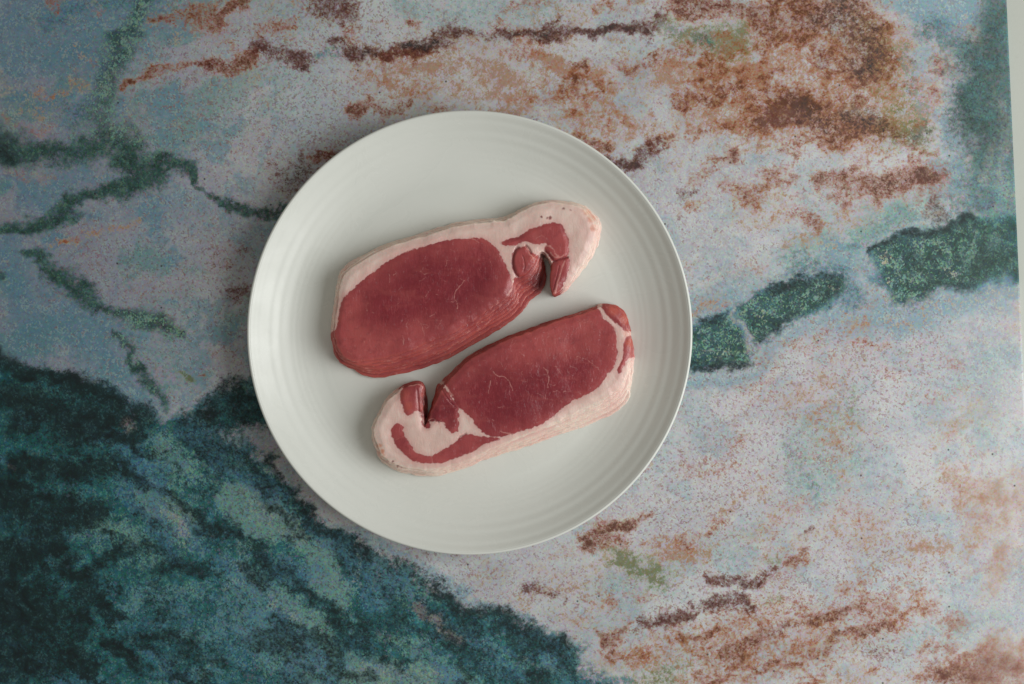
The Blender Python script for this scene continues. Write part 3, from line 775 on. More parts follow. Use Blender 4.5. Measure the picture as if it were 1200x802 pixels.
    rc = n.mix(n.sstep(rv, .6, 1.1), rc, srgb(92, 50, 30))
    base = n.mix(sc(n.sstep(rv, 0.0, 1.1), .95), base, rc)
    mv = val(maroon, grR, 1.15)
    mc = n.mix(n.sstep(mv, .3, .75), srgb(142, 104, 96), srgb(104, 60, 50))
    mc = n.mix(n.sstep(mv, .75, 1.3), mc, srgb(54, 28, 24))
    base = n.mix(sc(n.sstep(mv, .02, 1.05), .94), base, mc)
    # green and teal stone: mint, blue, pale and pink flecks stay on top of it
    tealc = n.mix(g4w, srgb(30, 78, 82), srgb(58, 118, 122))
    tealc = n.mix(sc(brk(mint, grB, 1.1, .05, .85), .9), tealc, srgb(122, 156, 152))
    tealc = n.mix(sc(brk(blue, grB, 1.3, .1, 1.0), .8), tealc, srgb(84, 124, 146))
    tealc = n.mix(sc(brk(pale, grB, 1.4, .15, .95), .8), tealc, srgb(160, 162, 160))
    tealc = n.mix(sc(brk(pink, grB, 1.3, .2, .9), .85), tealc, srgb(152, 138, 138))
    tealc = n.mix(sc(n.sstep(grA, .5, .8), .55), tealc, srgb(20, 46, 48))
    tealc = n.mix(sc(n.sstep(grC, .54, .8), .5), tealc, srgb(124, 152, 164))
    base = n.mix(brk(teal, grC, 1.0, .08, .95), base, tealc)
    grc = n.mix(g4w, srgb(34, 62, 56), srgb(60, 94, 86))
    grc = n.mix(sc(n.sstep(grA, .5, .8), .5), grc, srgb(28, 42, 42))
    grc = n.mix(sc(n.sstep(grB, .56, .8), .45), grc, srgb(108, 132, 126))
    grc = n.mix(sc(brk(mint, grC, 2.2, .25, .9), .8), grc, srgb(132, 160, 152))
    grc = n.mix(sc(brk(pale, grC, 2.2, .25, .9), .9), grc, srgb(172, 166, 158))
    base = n.mix(sc(brk(green, grC, .7, .03, 1.05), .95), base, grc)
    drc = n.mix(g4w, srgb(19, 31, 33), srgb(28, 52, 54))
    drc = n.mix(sc(n.sstep(grB, .60, .9), .35), drc, srgb(78, 112, 124))
    base = n.mix(sc(brk(dark, grA, .6, .05, .85), .95), base, drc)
    # pin flecks
    vor = n.new('ShaderNodeTexVoronoi', voronoi_dimensions='2D'); n.put(vor.inputs['Vector'], v); vor.inputs['Scale'].default_value = 75
    keep = n.new('ShaderNodeSeparateColor'); n.t.links.new(vor.outputs['Color'], keep.inputs[0])
    near = n.sstep(vor.outputs['Distance'], .06, .03)
    base = n.mix(sc(n.math('MULTIPLY', near, n.math('GREATER_THAN', keep.outputs[0], .94)), .8), base, srgb(46, 40, 40))
    # slight colour scatter of the print
    base = n.mix(n.math('MULTIPLY', n.math('ADD', .12, sc(teal, .14)), n.math('SUBTRACT', 1.0, sc(dark, .6), clamp=True)), base, ccol, 'OVERLAY')
    hs = n.new('ShaderNodeHueSaturation'); hs.inputs['Saturation'].default_value = 1.07; n.put(hs.inputs['Color'], base)
    n.put(n.bsdf.inputs['Base Color'], hs.outputs[0])
    n.bsdf.inputs['Roughness'].default_value = 0.55
    n.bsdf.inputs['Specular IOR Level'].default_value = 0.35
    fine = n.noise(v, 1500, 2, .6).outputs[0]
    n.put(n.bsdf.inputs['Normal'], n.bump(fine, .08, .0002))
    o = link_obj('backdrop_board', me, n.m)
    o['kind'] = 'structure'
    o['label'] = 'printed marble backdrop board in teal, rust and grey under the plate'
build_board()

# ------------------------------------------------------------------ dinner plate
PLATE_C = px2w(550.5, 390.0, 0.019)
FLOOR_Z = 0.0062
def build_plate():
    R = 0.1319
    prof = []     # (r, z) from the centre of the well outwards, over the lip and back underneath
    def inner(r):
        # well, then a slope that steepens and eases again towards the lip
        t = np.clip((r - 0.092) / (R - 0.002 - 0.092), 0, 1)
        z = FLOOR_Z + 0.0160 * (0.4 * t ** 2.2 + 0.6 * t ** 1.7)
        # turned rings, strongest just below the lip
        a = 0.00010 * smooth(0.108, 0.118, r) * (1 - smooth(0.1275, 0.1300, r))
        z += a * np.sin((r - 0.1166) / 0.0060 * 2 * np.pi)
        z += 0.000016 * smooth(0.07, 0.10, r) * np.sin(r / 0.0043 * 2 * np.pi + 1.1 + 2 * np.sin(r * 300))
        z += 0.000004 * np.sin(r / 0.0075 * 2 * np.pi)
        return z
    for r in np.concatenate([np.linspace(0.0006, 0.086, 50), np.linspace(0.0866, R - 0.0017, 150)]):
        prof.append((r, float(inner(r))))
    zr = prof[-1][1]
    for a in np.radians(np.linspace(112, -40, 12)):      # rounded lip
        prof.append((R - 0.0011 + 0.0011 * math.cos(a), zr - 0.0007 + 0.0011 * math.sin(a)))
    for r, z in ((0.1305, zr - 0.0028), (0.125, zr - 0.0062), (0.115, 0.0085), (0.100, 0.0045), (0.088, 0.0026), (0.0855, 0.0004), (0.083, 0.0002), (0.0805, 0.0006), (0.079, 0.0022), (0.04, 0.0026), (0.0006, 0.0027)):
        prof.append((r, z))
    prof = np.array(prof)
    M = 360
    th = np.arange(M) / M * 2 * np.pi
    rr, zz = prof[:, 0][:, None], prof[:, 1][:, None]
    # hand-thrown: a hair out of round
    wob = 1 + 0.0012 * np.cos(2 * th + .6) + 0.0006 * np.cos(3 * th)
    X = rr * np.cos(th) * wob; Yy = rr * np.sin(th) * wob
    Z = zz + (rr / R) ** 3 * 0.0003 * np.sin(2 * th + .4)
    V = np.stack([X, Yy, np.broadcast_to(Z, X.shape)], -1).reshape(-1, 3)
    k = len(prof); idx = np.arange(k * M).reshape(k, M)
    nxt = np.roll(idx, -1, 1)
    Q = np.stack([idx[:-1], idx[1:], nxt[1:], nxt[:-1]], -1).reshape(-1, 4)
    me = mesh_from('dinner_plate', V, Q)
    n = N('glazed_stoneware')
    v = n.obj()
    a = n.noise(v, 26, 4, .55).outputs[0]
    b = n.noise(v, 420, 3, .6).outputs[0]
    c = n.mix(a, srgb(222, 225, 219), srgb(229, 231, 226))
    c = n.mix(n.math('MULTIPLY', n.sstep(b, .70, .8), .10), c, srgb(190, 186, 170))
    n.put(n.bsdf.inputs['Base Color'], c)
    vor = n.new('ShaderNodeTexVoronoi'); n.put(vor.inputs['Vector'], v); vor.inputs['Scale'].default_value = 95
    kp = n.new('ShaderNodeSeparateColor'); n.t.links.new(vor.outputs['Color'], kp.inputs[0])
    fleck = n.math('MULTIPLY', n.sstep(vor.outputs['Distance'], .07, .03), n.math('GREATER_THAN', kp.outputs[0], .965))
    c = n.mix(n.math('MULTIPLY', fleck, .45), c, srgb(150, 144, 128))
    n.put(n.bsdf.inputs['Base Color'], c)
    smear = n.noise(n.mapping(v, loc=(4, 1, 0)), 22, 5, .6, 1.2).outputs[0]
    n.put(n.bsdf.inputs['Roughness'], n.math('ADD', .22, n.math('MULTIPLY', n.sstep(smear, .35, .7), .2)))
    n.bsdf.inputs['Specular IOR Level'].default_value = 0.45
    n.put(n.bsdf.inputs['Normal'], n.bump(n.noise(v, 60, 3, .5).outputs[0], .06, .0006))
    o = link_obj('dinner_plate', me, n.m)
    o.location = (PLATE_C[0], PLATE_C[1], 0.0)
    o['label'] = 'round off white stoneware dinner plate with turned rings round its rim'
    o['category'] = 'plate'
build_plate()

# ------------------------------------------------------------------ bacon rashers
def bacon_material():
    n = N('raw_bacon')
    v = n.obj()
    lean, orange, vein, deep = n.attr('flesh')
    rind, layer, core, _ = n.attr('skin')
    g1 = n.noise(v, 900, 3, .65, .3).outputs[0]
    g2 = n.noise(v, 240, 4, .6, .4).outputs[0]
    g3 = n.noise(v, 60, 4, .55, .3).outputs[0]
    fib = n.noise(n.mapping(v, scale=(1.0, .28, 1), rot=(0, 0, .5)), 900, 3, .6, .5).outputs[0]
    # lean
    lc = n.mix(core, srgb(180, 84, 84), srgb(134, 38, 50))
    lc = n.mix(n.math('MULTIPLY', n.sstep(g3, .34, .66), .28), lc, srgb(164, 62, 72))
    lc = n.mix(n.math('MULTIPLY', n.sstep(g2, .5, .7), .35), lc, srgb(130, 42, 50))
    lc = n.mix(n.math('MULTIPLY', n.sstep(fib, .50, .72), .42), lc, srgb(182, 82, 88))
    lc = n.mix(n.math('MULTIPLY', n.sstep(n.noise(v, 1500, 2, .6).outputs[0], .60, .74), .30), lc, srgb(196, 116, 110))
    lc = n.mix(n.math('MULTIPLY', orange, .85), lc, srgb(206, 104, 80))
    lc = n.mix(n.math('MULTIPLY', deep, .8), lc, srgb(112, 28, 40))  # dark spots and deep red, plus crease shade put into the colour
    # fat
    fc = n.mix(n.sstep(g3, .35, .65), srgb(230, 197, 187), srgb(238, 211, 201))
    fc = n.mix(n.math('MULTIPLY', n.sstep(g2, .52, .72), .35), fc, srgb(232, 188, 180))
    fc = n.mix(n.math('MULTIPLY', n.sstep(g1, .55, .75), .25), fc, srgb(248, 230, 220))
    fc = n.mix(n.math('MULTIPLY', orange, .9), fc, srgb(222, 150, 120))
    fc = n.mix(n.math('MULTIPLY', rind, .6), fc, srgb(246, 226, 210))
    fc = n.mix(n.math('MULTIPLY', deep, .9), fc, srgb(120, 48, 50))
    fc = n.mix(n.math('MULTIPLY', layer, .42), fc, srgb(222, 152, 150))
    blush = n.noise(n.mapping(v, loc=(2, 5, 1)), 38, 3, .5).outputs[0]
    fc = n.mix(n.math('MULTIPLY', n.sstep(blush, .48, .7), .4), fc, srgb(230, 180, 174))
    lc = n.mix(n.math('MULTIPLY', n.sstep(blush, .42, .68), .40), lc, srgb(120, 30, 46))
    lc = n.mix(n.math('MULTIPLY', n.sstep(n.noise(n.mapping(v, scale=(.35, 1, 1), rot=(0, 0, .42)), 170, 4, .6, .8).outputs[0], .5, .72), .35), lc, srgb(174, 86, 82))
    lm = n.sstep(n.math('ADD', lean, n.math('MULTIPLY', n.math('SUBTRACT', g1, .5), .9)), .22, .78)
    c = n.mix(lm, fc, lc)
    vm = n.math('MULTIPLY', n.sstep(n.math('ADD', vein, n.math('MULTIPLY', n.math('SUBTRACT', g1, .5), .8)), .3, .95), .6)
    c = n.mix(vm, c, srgb(216, 156, 148))
    n.put(n.bsdf.inputs['Base Color'], c)
    n.put(n.bsdf.inputs['Roughness'], n.math('ADD', .24, n.math('MULTIPLY', g2, .24)))
    n.bsdf.inputs['Specular IOR Level'].default_value = 0.38
    n.bsdf.inputs['Subsurface Weight'].default_value = 0.30
    n.bsdf.inputs['Subsurface Radius'].default_value = (1.0, .42, .32)
    n.bsdf.inputs['Subsurface Scale'].default_value = 0.0024
    n.bsdf.inputs['Coat Weight'].default_value = .4
    n.bsdf.inputs['Coat Roughness'].default_value = .1
    wet = n.noise(n.mapping(v, loc=(8, 3, 2)), 330, 3, .6, .6).outputs[0]
    n.put(n.bsdf.inputs['Coat Normal'], n.bump(wet, .8, .0012))
    h = n.math('ADD', n.math('MULTIPLY', fib, .6), n.math('MULTIPLY', g2, .8))
    n.put(n.bsdf.inputs['Normal'], n.bump(h, .45, .0006))
    return n.m
BACON = bacon_material()
THICK = 0.0022
NSL = 7

class Stack: pass

def build_slice(st, k, step):
    """k = 0 is the bottom rasher, NSL-1 the top one"""
    top = k == NSL - 1
    t = 1 - k / (NSL - 1)                       # 0 on top, 1 at the bottom
    T = np.array([p[:2] for p in st.outline], float); B = np.array([p[2:] for p in st.outline], float)
    rs = np.random.RandomState(st.seed * 10 + k)
    amt = t + (rs.rand() - .5) * .12 * (0 < t < 1)
    ctrl = T + (B - T) * amt
    if not top:
        ang = np.arange(len(T)) / len(T) * 2 * np.pi
        jit = sum(rs.randn() * 1.1 / (1 + .12 * m) * np.cos(m * ang + rs.rand() * 6.28) for m in (2, 3, 5, 8, 11, 17))
        cen = T.mean(0); dirn = (T - cen) / np.linalg.norm(T - cen, axis=1)[:, None]
        ctrl = ctrl + dirn * jit[:, None] * .8
    poly = catmull(ctrl, 6)
    # fine raggedness of a cut edge
    q = np.arange(len(poly))
    dn = np.roll(poly, -1, 0) - np.roll(poly, 1, 0)
    nrm = np.stack([dn[:, 1], -dn[:, 0]], 1); nrm /= np.linalg.norm(nrm, axis=1)[:, None] + 1e-9
    poly = poly + nrm * ((fbm(poly[:, 0], poly[:, 1], 5, 900 + st.seed * 31 + k, 2) - .5) * (2.8 if top else 2.8))[:, None]

    def warp(pts):
        pts = np.asarray(pts, float)
        d = np.linalg.norm(pts[:, None] - T[None], axis=2)
        w = 1 / (d + 2) ** 3
        off = (w[:, :, None] * (ctrl - T)[None]).sum(1) / w.sum(1)[:, None]
        return pts + off

    x0, y0 = poly.min(0) - 3; x1, y1 = poly.max(0) + 3
    gx = np.arange(x0, x1, step); gy = np.arange(y0, y1, step)
    X, Y = np.meshgrid(gx, gy)
    sd = poly_sdf(X, Y, poly)
    ins = sd > 0.15 * step
    cell = ins[:-1, :-1] | ins[1:, :-1] | ins[:-1, 1:] | ins[1:, 1:]
    near = (~ins)
    gyy, gxx = np.gradient(sd, step)
    gl = np.hypot(gxx, gyy) + 1e-6
    # snap the outer vertices to the outline
    Xs = np.where(near, X - sd * gxx / gl / np.maximum(gl, .6), X)
    Ys = np.where(near, Y - sd * gyy / gl / np.maximum(gl, .6), Y)
    d = np.where(near, 0.0, sd)
    # ---- flesh masks
    rag = (fbm(X, Y, 10, 300 + st.seed, 4, .75) - .5) * 6.5
    halo = np.zeros(X.shape); lean = np.zeros(X.shape); bump = np.zeros(X.shape); region = np.zeros(X.shape, int)
    for rid, (name, pg, lift, sharp) in enumerate(st.regions, 1):
        if name == 'fold' and not top: pass
        P = warp(catmull(pg, 4))
        s_ = poly_sdf(X, Y, P) + (4.5 if name == 'chain_muscle' and not top else 0)
        m = smooth(-1.7, 1.7, s_ + rag * sharp + (vnoise(X, Y, 2.6, 411) - .5) * 1.8)
        lean = np.maximum(lean, m); halo = np.maximum(halo, smooth(-8, 1, s_ + rag * .6))
        region[s_ > 0] = rid
        bump += lift * smooth(-.5, 5, s_) - .14 * np.exp(-(s_ / 1.1) ** 2) * (1 if top else .4)
    core = np.clip(poly_sdf(X, Y, warp(st.core)) + (fbm(X, Y, 24, 88 + st.seed, 3) - .5) * 22, -30, 60)
    vein = np.zeros(X.shape)
    if top:
        for pts, w, kk in st.veins:
            C = np.array(pts, float)
            C = np.vstack([catmull(C, 4, False), C[-1:]]) if len(C) > 2 else C
            lo, hi = C.min(0) - 6, C.max(0) + 6
            j0, j1 = np.searchsorted(gx, [lo[0], hi[0]]); i0, i1 = np.searchsorted(gy, [lo[1], hi[1]])
            if j1 <= j0 or i1 <= i0: continue
            sl = (slice(i0, i1), slice(j0, j1))
            xx = X[sl] + (vnoise(X[sl], Y[sl], 4, 71) - .5) * 2.4; yy = Y[sl] + (vnoise(X[sl], Y[sl], 4, 72) - .5) * 2.4
            m = np.zeros(xx.shape)
            for a, b in zip(C[:-1], C[1:]):
                dd, _ = seg_dist(xx, yy, a, b)
                m = np.maximum(m, 1 - smooth(w * .4, w * 1.5, dd))
            vein[sl] = np.maximum(vein[sl], m * kk)
    # pale threads on the cut sides of the lower rashers
    if not top:
        th = fbm(X, Y, 6, 640 + k, 3, .6)
        vein = np.maximum(vein, smooth(.55, .72, th) * .7 * smooth(5, 0, d))
    orange = np.zeros(X.shape); deep = np.zeros(X.shape)
    if top:
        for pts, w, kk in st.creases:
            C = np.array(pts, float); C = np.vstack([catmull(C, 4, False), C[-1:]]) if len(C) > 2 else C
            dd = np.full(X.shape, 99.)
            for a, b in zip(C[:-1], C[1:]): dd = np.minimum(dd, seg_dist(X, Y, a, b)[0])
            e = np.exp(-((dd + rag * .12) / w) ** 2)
            bump -= kk * 2.2 * e; np.maximum(deep, kk * e, out=deep)  # crease shade goes into the colour as well as the height
    for tgt, blobs in ((orange, st.orange), (deep, st.deep)):
        for (bx, by, br, bk) in blobs:
            dd = np.hypot(X - bx + rag, Y - by - rag * .6)
            np.maximum(tgt, bk * (1 - smooth(br * .45, br * 1.25, dd)), out=tgt)
    orange = np.maximum(orange, (.30 if top else .42) * smooth(4, 0, d) * lean)
    pm = smooth(-16, 18, core)
    rind = smooth(3.0, 0.5, d) * (1 - lean)
    # ---- heights
    und = (fbm(X, Y, 70, 55 + st.seed, 2) - .5) * .0022 * (.35 + .65 * (k + 1) / NSL) + (fbm(X, Y, 16, 66 + st.seed + k, 2) - .5) * (.0007 if top else .0003)
    r = 3.2 if top else 2.2
    uu = np.clip(d / r, 0, 1)
    e0 = .55 if top else .66
    prof = e0 + (1 - e0) * np.sqrt(1 - (1 - uu) ** 2)
    half = THICK / 2 - .00016
    # a loose overhanging rim sags onto the rasher below
    mid = FLOOR_Z + .0004 + THICK * (k + .5) + und * (k / (NSL - 1) * .8 + .2)
    sag = smooth(9, 0, d) * .0009 * (k / (NSL - 1))
    zt = mid - sag + half * prof + (bump * .00042 if top else bump * .0001)
    zb = mid - sag - half * prof
    zb = np.maximum(zb, FLOOR_Z + .00012); zt = np.maximum(zt, zb + .0004)
    # ---- vertices (world)
    kz = S * (CAM_H - (FLOOR_Z + THICK * (k + .5))) / CAM_H
    WX = (Xs - CX) * kz; WY = (CY - Ys) * kz
    org = st.origin
    used = np.zeros(X.shape, bool)
    for a in (0, 1):
        for b in (0, 1):
            used[a:used.shape[0] - 1 + a, b:used.shape[1] - 1 + b] |= cell
    vid = -np.ones(X.shape, int); vid[used] = np.arange(used.sum())
    nv = used.sum()
    Vt = np.stack([WX[used] - org[0], WY[used] - org[1], zt[used] - org[2]], -1)
    Vb = np.stack([WX[used] - org[0], WY[used] - org[1], zb[used] - org[2]], -1)
    V = np.vstack([Vt, Vb])
    ii, jj = np.nonzero(cell)
    q0, q1, q2, q3 = vid[ii + 1, jj], vid[ii + 1, jj + 1], vid[ii, jj + 1], vid[ii, jj]
    Qt = np.stack([q0, q1, q2, q3], -1)
    Qb = Qt[:, ::-1] + nv
    regf = np.stack([region[ii + 1, jj], region[ii + 1, jj + 1], region[ii, jj + 1], region[ii, jj]], -1).max(1)
    # side wall along boundary edges
    E = np.concatenate([Qt[:, [0, 1]], Qt[:, [1, 2]], Qt[:, [2, 3]], Qt[:, [3, 0]]])
    Er = np.concatenate([regf] * 4)
    key = np.minimum(E[:, 0], E[:, 1]) * (nv + 1) + np.maximum(E[:, 0], E[:, 1])
    _, inv, cnt = np.unique(key, return_inverse=True, return_counts=True)
    bd = cnt[inv] == 1
    Eb = E[bd]; Qs = np.stack([Eb[:, 1], Eb[:, 0], Eb[:, 0] + nv, Eb[:, 1] + nv], -1)
    Q = np.vstack([Qt, Qb, Qs]); RG = np.concatenate([regf, regf, Er[bd]])
    flesh = np.stack([lean[used], np.clip(orange, 0, 1)[used], np.clip(vein, 0, 1)[used], np.clip(deep, 0, 1)[used]], -1)
    skin = np.stack([rind[used], halo[used], pm[used], np.ones(nv)], -1)
    flesh = np.vstack([flesh, flesh]); skin = np.vstack([skin, skin])

    root = bpy.data.objects.new('bacon_rasher', None)
    col.objects.link(root)
    root.location = org
    root.empty_display_size = 0.01
    root['label'] = st.labels[NSL - 1 - k]
    root['category'] = 'bacon'
    root['group'] = st.group
    # merge the regions into named parts
    names = ['fat'] + [r_[0] for r_ in st.regions]
    for rid, nm in enumerate(names):
        sel = RG == rid
        if sel.sum() < 8: continue
        q = Q[sel]
        un, iv = np.unique(q, return_inverse=True)
        me = mesh_from(nm, V[un], iv.reshape(-1, 4))
        set_col(me, 'flesh', flesh[un]); set_col(me, 'skin', skin[un])
        link_obj(nm, me, BACON, root)

def rand_veins(poly, n, seed, main=0.0):
    rs = np.random.RandomState(seed)
    P = np.array(poly, float); lo, hi = P.min(0), P.max(0)
    out = []
    while len(out) < n:
        p = lo + rs.rand(2) * (hi - lo)
        if poly_sdf(np.array([[p[0]]]), np.array([[p[1]]]), P)[0, 0] < 7: continue
        a = main + rs.randn() * .7; L = 3 + rs.rand() * 8
        pts = [tuple(p)]
        for _ in range(2):
            a += rs.randn() * .5
            p = p + np.array([math.cos(a), math.sin(a)]) * L / 2
            pts.append(tuple(p))
        out.append((pts, .3 + .3 * rs.rand(), .2 + .6 * rs.rand() ** 2))
    return out

# ---- upper stack
A = Stack(); A.seed = 1
A.outline = [(392, 385, 388, 388), (396, 355, 391, 360), (399, 335, 395, 333), (407, 318, 403, 313), (447, 293, 445, 289), (490, 279, 489, 275),
    (538, 265, 537, 261), (570, 260, 570, 257), (592, 258, 592, 254), (610, 248, 610, 245), (628, 240, 628, 237), (648, 237, 648, 235),
    (668, 240, 669, 237), (682, 244, 686, 242), (690, 252, 694, 249), (697, 262, 703, 259), (698, 274, 704, 272), (694, 288, 700, 287),
    (688, 302, 694, 302), (676, 320, 681, 320), (668, 331, 671, 332), (660, 339, 662, 343), (650, 346, 650, 348), (645, 338, 647, 342),
    (645, 324, 646, 327), (647, 310, 645, 313), (640, 299, 640, 303), (634, 296, 636, 301), (629, 303, 639, 311), (626, 312, 640, 324),
    (617, 322, 636, 339), (608, 325, 627, 349), (602, 331, 620, 353), (600, 342, 612, 365), (592, 351, 596, 379), (570, 366, 572, 394),
    (538, 387, 538, 414), (505, 401, 512, 427), (475, 414, 484, 435), (451, 420, 451, 442), (430, 424, 430, 441), (415, 425, 416, 434),
    (403, 418, 400, 426), (395, 405, 391, 412)]
eyeA = [(394, 385), (400, 354), (415, 338), (445, 313), (475, 296), (514, 284), (550, 279), (566, 280), (580, 289), (588, 302), (594, 314), (599, 328),
        (604, 342), (598, 360), (570, 378), (538, 399), (505, 414), (475, 428), (440, 436), (408, 436), (392, 426), (383, 408), (384, 392)]
A.regions = [
    ('loin', eyeA, .35, .55),
    ('streak', [(586, 285), (606, 278), (624, 268), (644, 262), (656, 263), (662, 272), (666, 286), (665, 300), (655, 305), (648, 306), (643, 300), (638, 292), (640, 286), (628, 287), (616, 284), (600, 289)], 1.4, .5),
    ('flap', [(650, 307), (666, 301), (667, 316), (659, 335), (650, 350), (642, 345), (642, 326), (644, 314)], 1.0, .7),
    ('fold', [(606, 291), (616, 289), (621, 295), (629, 299), (632, 304), (628, 316), (616, 325), (606, 324), (600, 312), (600, 299)], 2.4, .35),
    ('chain_muscle', [(602, 327), (612, 326), (622, 330), (630, 345), (620, 366), (604, 366), (606, 342)], .8, .4),
]
A.veins = [([(545, 330), (538, 337), (533, 343), (532, 349), (536, 355), (537, 361)], .5, 1.0), ([(536, 355), (541, 358)], .4, .7), ([(538, 337), (534, 333), (530, 334)], .35, .6), ([(533, 347), (528, 351), (522, 350)], .4, .6),
    ([(456, 321), (458, 326), (457, 330)], .6, .7), ([(488, 372), (493, 380), (498, 394)], .5, .7), ([(550, 279), (556, 281), (561, 285)], .7, .8),
    ([(545, 329), (552, 325), (556, 318)], .35, .5), ([(599, 322), (600, 330), (600, 338), (594, 346)], 1.0, 1.0),
    ([(614, 289), (618, 294), (621, 298)], .9, .9), ([(620, 297), (625, 302), (627, 298)], .9, .8), ([(630, 303), (622, 314), (616, 322)], .5, .5),
    ([(662, 306), (657, 318), (654, 330), (650, 342)], 1.1, .9), ([(648, 344), (660, 338), (668, 330)], .7, .7), ([(645, 296), (652, 302), (660, 300)], 1.0, .8),
    ([(628, 283), (634, 276), (640, 281)], .7, .6), ([(640, 288), (646, 290), (650, 297), (655, 302)], 1.0, .8),
    ([(395, 412), (404, 420), (420, 424)], .5, .7), ([(470, 415), (480, 411), (490, 408)], .5, .6), ([(532, 390), (545, 382)], .5, .5), ([(575, 361), (596, 348)], .5, .6),
    ] + rand_veins(eyeA, 220, 5, 1.2)
A.orange = [(689, 249, 4.5, 1.), (693, 256, 5.5, 1.), (697, 267, 5, .85), (684, 246, 3, .5), (392, 420, 8, .4), (420, 436, 14, .3), (648, 344, 5, .5), (624, 303, 4, .6), (394, 376, 6, .3)]
A.deep = [(634, 255, 1.6, 1.0), (645, 255.5, 2.4, 1.0), (641, 256, 1.4, .8), (660, 245, 1.8, .8), (668, 247, 1.6, .7), (618, 316, 6, .5), (612, 330, 7, .4), (636, 300, 5, .9), (628, 330, 12, .9)]
A.creases = [([(607, 291), (602, 299), (601, 311), (606, 323)], 1.3, .8), ([(616, 288), (620, 292), (622, 297)], 1.0, .9), ([(607, 325), (616, 324), (624, 316), (629, 308)], 1.3, .8),
    ([(648, 307), (656, 304), (665, 302)], 1.1, .8), ([(612, 300), (615, 310), (613, 318)], .7, .45), ([(655, 312), (652, 326), (648, 340)], .7, .4), ([(638, 294), (643, 299), (648, 305)], 1.2, .9)]
A.core = [(430, 345), (470, 315), (520, 295), (565, 290), (585, 315), (588, 335), (560, 350), (510, 375), (460, 385), (425, 380)]
A.group = 'bacon rashers piled in the upper stack'
A.labels = [
    'top bacon rasher of the upper stack, its fatty tail folded at the right',
    'second bacon rasher from the top in the upper stack, a thin red edge showing',
    'third bacon rasher from the top in the upper stack, a thin red edge showing',
    'fourth bacon rasher from the top in the upper stack, a thin red edge showing',
    'fifth bacon rasher from the top in the upper stack, a thin red edge showing',
    'sixth bacon rasher from the top in the upper stack, a thin red edge showing',
    'bottom bacon rasher of the upper stack, lying on the plate and reaching farthest out']
A.origin = (*px2w(535, 345, FLOOR_Z), FLOOR_Z)

# ---- lower stack
Bk = Stack(); Bk.seed = 2
Bk.outline = [(523, 449, 518, 446), (534, 437, 531, 434), (552, 421, 549, 418), (585, 403, 583, 400), (622, 388, 621, 385), (655, 376, 655, 373),
    (690, 365, 690, 362), (704, 359, 705, 356), (720, 361, 722, 358), (731, 371, 734, 369), (736, 387, 740, 387), (739, 405, 743, 405),
    (738, 420, 744, 421), (735, 438, 742, 440), (729, 452, 739, 458), (716, 463, 733, 473), (697, 474, 712, 488), (670, 487, 682, 501),
    (642, 500, 650, 511), (612, 512, 620, 521), (587, 522, 588, 531), (562, 534, 562, 541), (538, 544, 540, 550), (512, 551, 510, 558),
    (490, 551, 490, 557), (466, 546, 466, 552), (449, 535, 446, 541), (441, 520, 437, 521), (438, 507, 434, 506), (440, 496, 437, 495),
    (448, 480, 446, 479), (456, 468, 454, 466), (467, 459, 467, 455), (474, 454, 474, 451), (488, 450, 489, 446), (495, 453, 497, 449),
    (494, 464, 499, 461), (494, 480, 501, 477), (497, 499, 502, 493), (503, 489, 504, 481), (508, 475, 508, 467), (516, 460, 512, 453)]
eyeB = [(522, 445), (526, 456), (532, 468), (540, 480), (552, 490), (560, 502), (572, 510), (588, 512), (606, 507), (635, 497), (652, 485), (665, 473), (697, 457), (710, 440),
        (721, 427), (723, 402), (720, 385), (708, 374), (692, 355), (655, 368), (622, 380), (585, 394), (552, 412), (530, 430)]
Bk.regions = [
    ('loin', eyeB, .35, .55),
    ('streak', [(458, 505), (464, 497), (472, 498), (473, 508), (482, 522), (490, 532), (504, 534.5), (508, 533), (528, 522), (540, 512), (552, 509), (568, 511.5), (588, 514), (568, 521), (556, 528), (536, 536), (520, 542), (506, 543), (488, 541), (474, 533), (463, 520)], .6, .35),
    ('flap', [(472, 455), (488, 446), (500, 446), (500, 470), (503, 500), (496, 500), (493, 486), (487, 482), (477, 486), (470, 470)], 1.0, .8),
    ('fold', [(518, 452), (523, 460), (531, 470), (537, 479), (537, 500), (532, 507), (524, 503), (516, 494), (502, 493), (498, 482), (508, 466)], .8, 1.1),
    ('end_muscle', [(702, 352), (722, 350), (740, 366), (746, 388), (736, 389), (723, 380), (711, 369)], 1.0, .4),
    ('side_muscle', [(737, 394), (748, 404), (742, 414), (734, 424), (725, 438), (724, 432), (730, 418), (731, 404)], .8, .4),
]
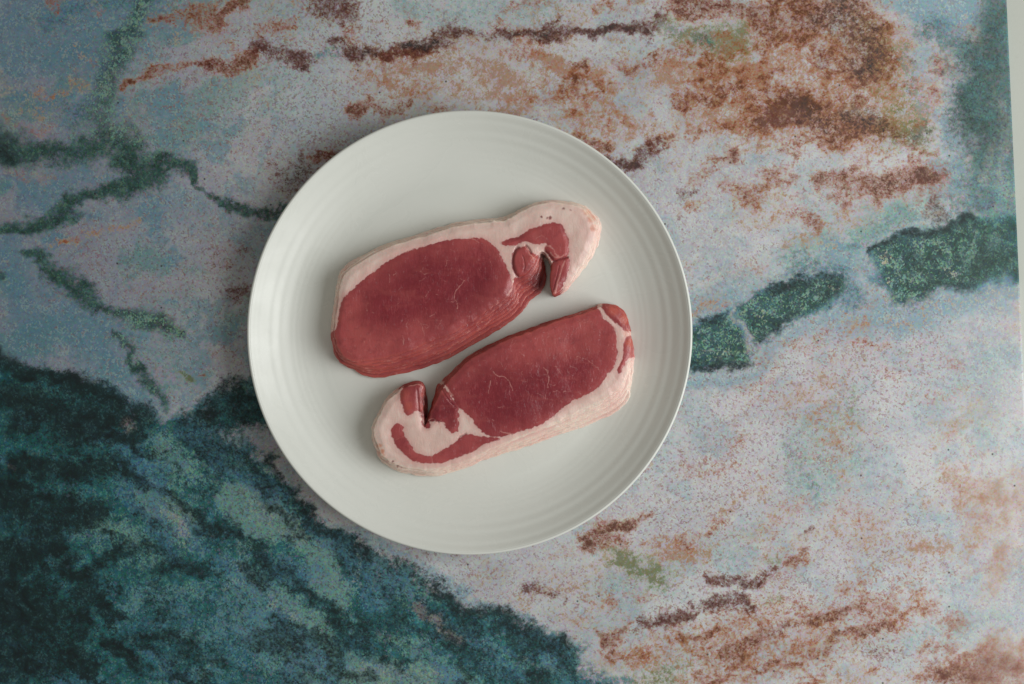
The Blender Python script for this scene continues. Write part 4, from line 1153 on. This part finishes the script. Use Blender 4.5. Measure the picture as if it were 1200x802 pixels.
Bk.veins = [([(575, 446), (573, 453), (573, 461)], .5, .9), ([(579, 436), (584, 440), (592, 442), (597, 449), (600, 458)], .55, .9), ([(571, 430), (578, 436)], .4, .6),
    ([(637, 431), (641, 437), (642, 444), (642, 454)], .6, .9), ([(650, 429), (654, 433), (657, 438)], .5, .8), ([(677, 419), (685, 421), (693, 426), (701, 433)], .45, .8),
    ([(607, 413), (611, 414), (614, 417)], .6, .7), ([(642, 386), (643, 391), (642, 396)], .45, .6), ([(656, 398), (658, 402)], .5, .6), ([(586, 505), (594, 507), (602, 508)], .8, .9),
    ([(664, 462), (668, 466)], .6, .6), ([(625, 430), (629, 428), (634, 432)], .4, .5), ([(692, 398), (688, 404), (686, 412)], .4, .5),
    ([(504, 534), (507, 538), (507, 544)], .8, .9), ([(474, 510), (468, 514), (462, 516)], .5, .6), ([(482, 524), (479, 532)], .45, .5), ([(528, 522), (529, 527)], .45, .5),
    ([(517, 460), (522, 472), (528, 482), (530, 494)], .4, .5), ([(502, 494), (508, 490), (512, 496), (518, 492)], 1.0, .7), ([(508, 498), (514, 494), (516, 502)], 1.0, .7),
    ([(480, 452), (490, 451), (495, 455)], 1.0, .9), ([(489, 466), (490, 474), (489, 482)], .8, .6), ([(523, 454), (527, 458), (530, 464)], 1.2, .8),
    ([(704, 364), (714, 372), (724, 379), (734, 388)], .5, .4), ([(708, 358), (720, 368), (728, 378)], .5, .6),
    ] + rand_veins(eyeB, 230, 9, 1.0)
Bk.orange = [(720, 362, 9, .6), (733, 374, 8, .8), (740, 402, 7, .9), (737, 390, 6, .7), (474, 462, 8, .35), (448, 529, 3.6, 1.), (445, 522, 3, .9), (478, 476, 6, .4), (450, 534, 2.4, .7)]
Bk.deep = [(460, 541, 1.3, .8), (467, 546, 1.6, .9), (471, 548, 1.2, .7), (495, 470, 6, .7), (496, 486, 5, .9), (525, 480, 12, .6), (530, 496, 8, .6), (510, 484, 8, .5)]
Bk.creases = [([(518, 456), (525, 468), (534, 477)], .8, .5), ([(498, 499), (505, 492), (514, 495)], 1.0, .7), ([(489, 456), (490, 470), (491, 482)], .9, .5), ([(538, 512), (546, 508)], 1.0, .6)]
Bk.core = [(530, 455), (560, 440), (600, 430), (640, 425), (690, 410), (705, 425), (690, 450), (650, 475), (610, 498), (575, 500), (545, 480), (520, 500), (470, 520), (500, 475)]
Bk.group = 'bacon rashers piled in the lower stack'
Bk.labels = [
    'top bacon rasher of the lower stack, with a curved red streak in its left end',
    'second bacon rasher from the top in the lower stack, a thin fat edge showing',
    'third bacon rasher from the top in the lower stack, a thin fat edge showing',
    'fourth bacon rasher from the top in the lower stack, a thin fat edge showing',
    'fifth bacon rasher from the top in the lower stack, a thin fat edge showing',
    'sixth bacon rasher from the top in the lower stack, a thin fat edge showing',
    'bottom bacon rasher of the lower stack, its outer fat edge resting on the plate']
Bk.origin = (*px2w(595, 460, FLOOR_Z), FLOOR_Z)

for st in (A, Bk):
    for k in range(NSL):
        build_slice(st, k, .8 if k == NSL - 1 else 1.5)
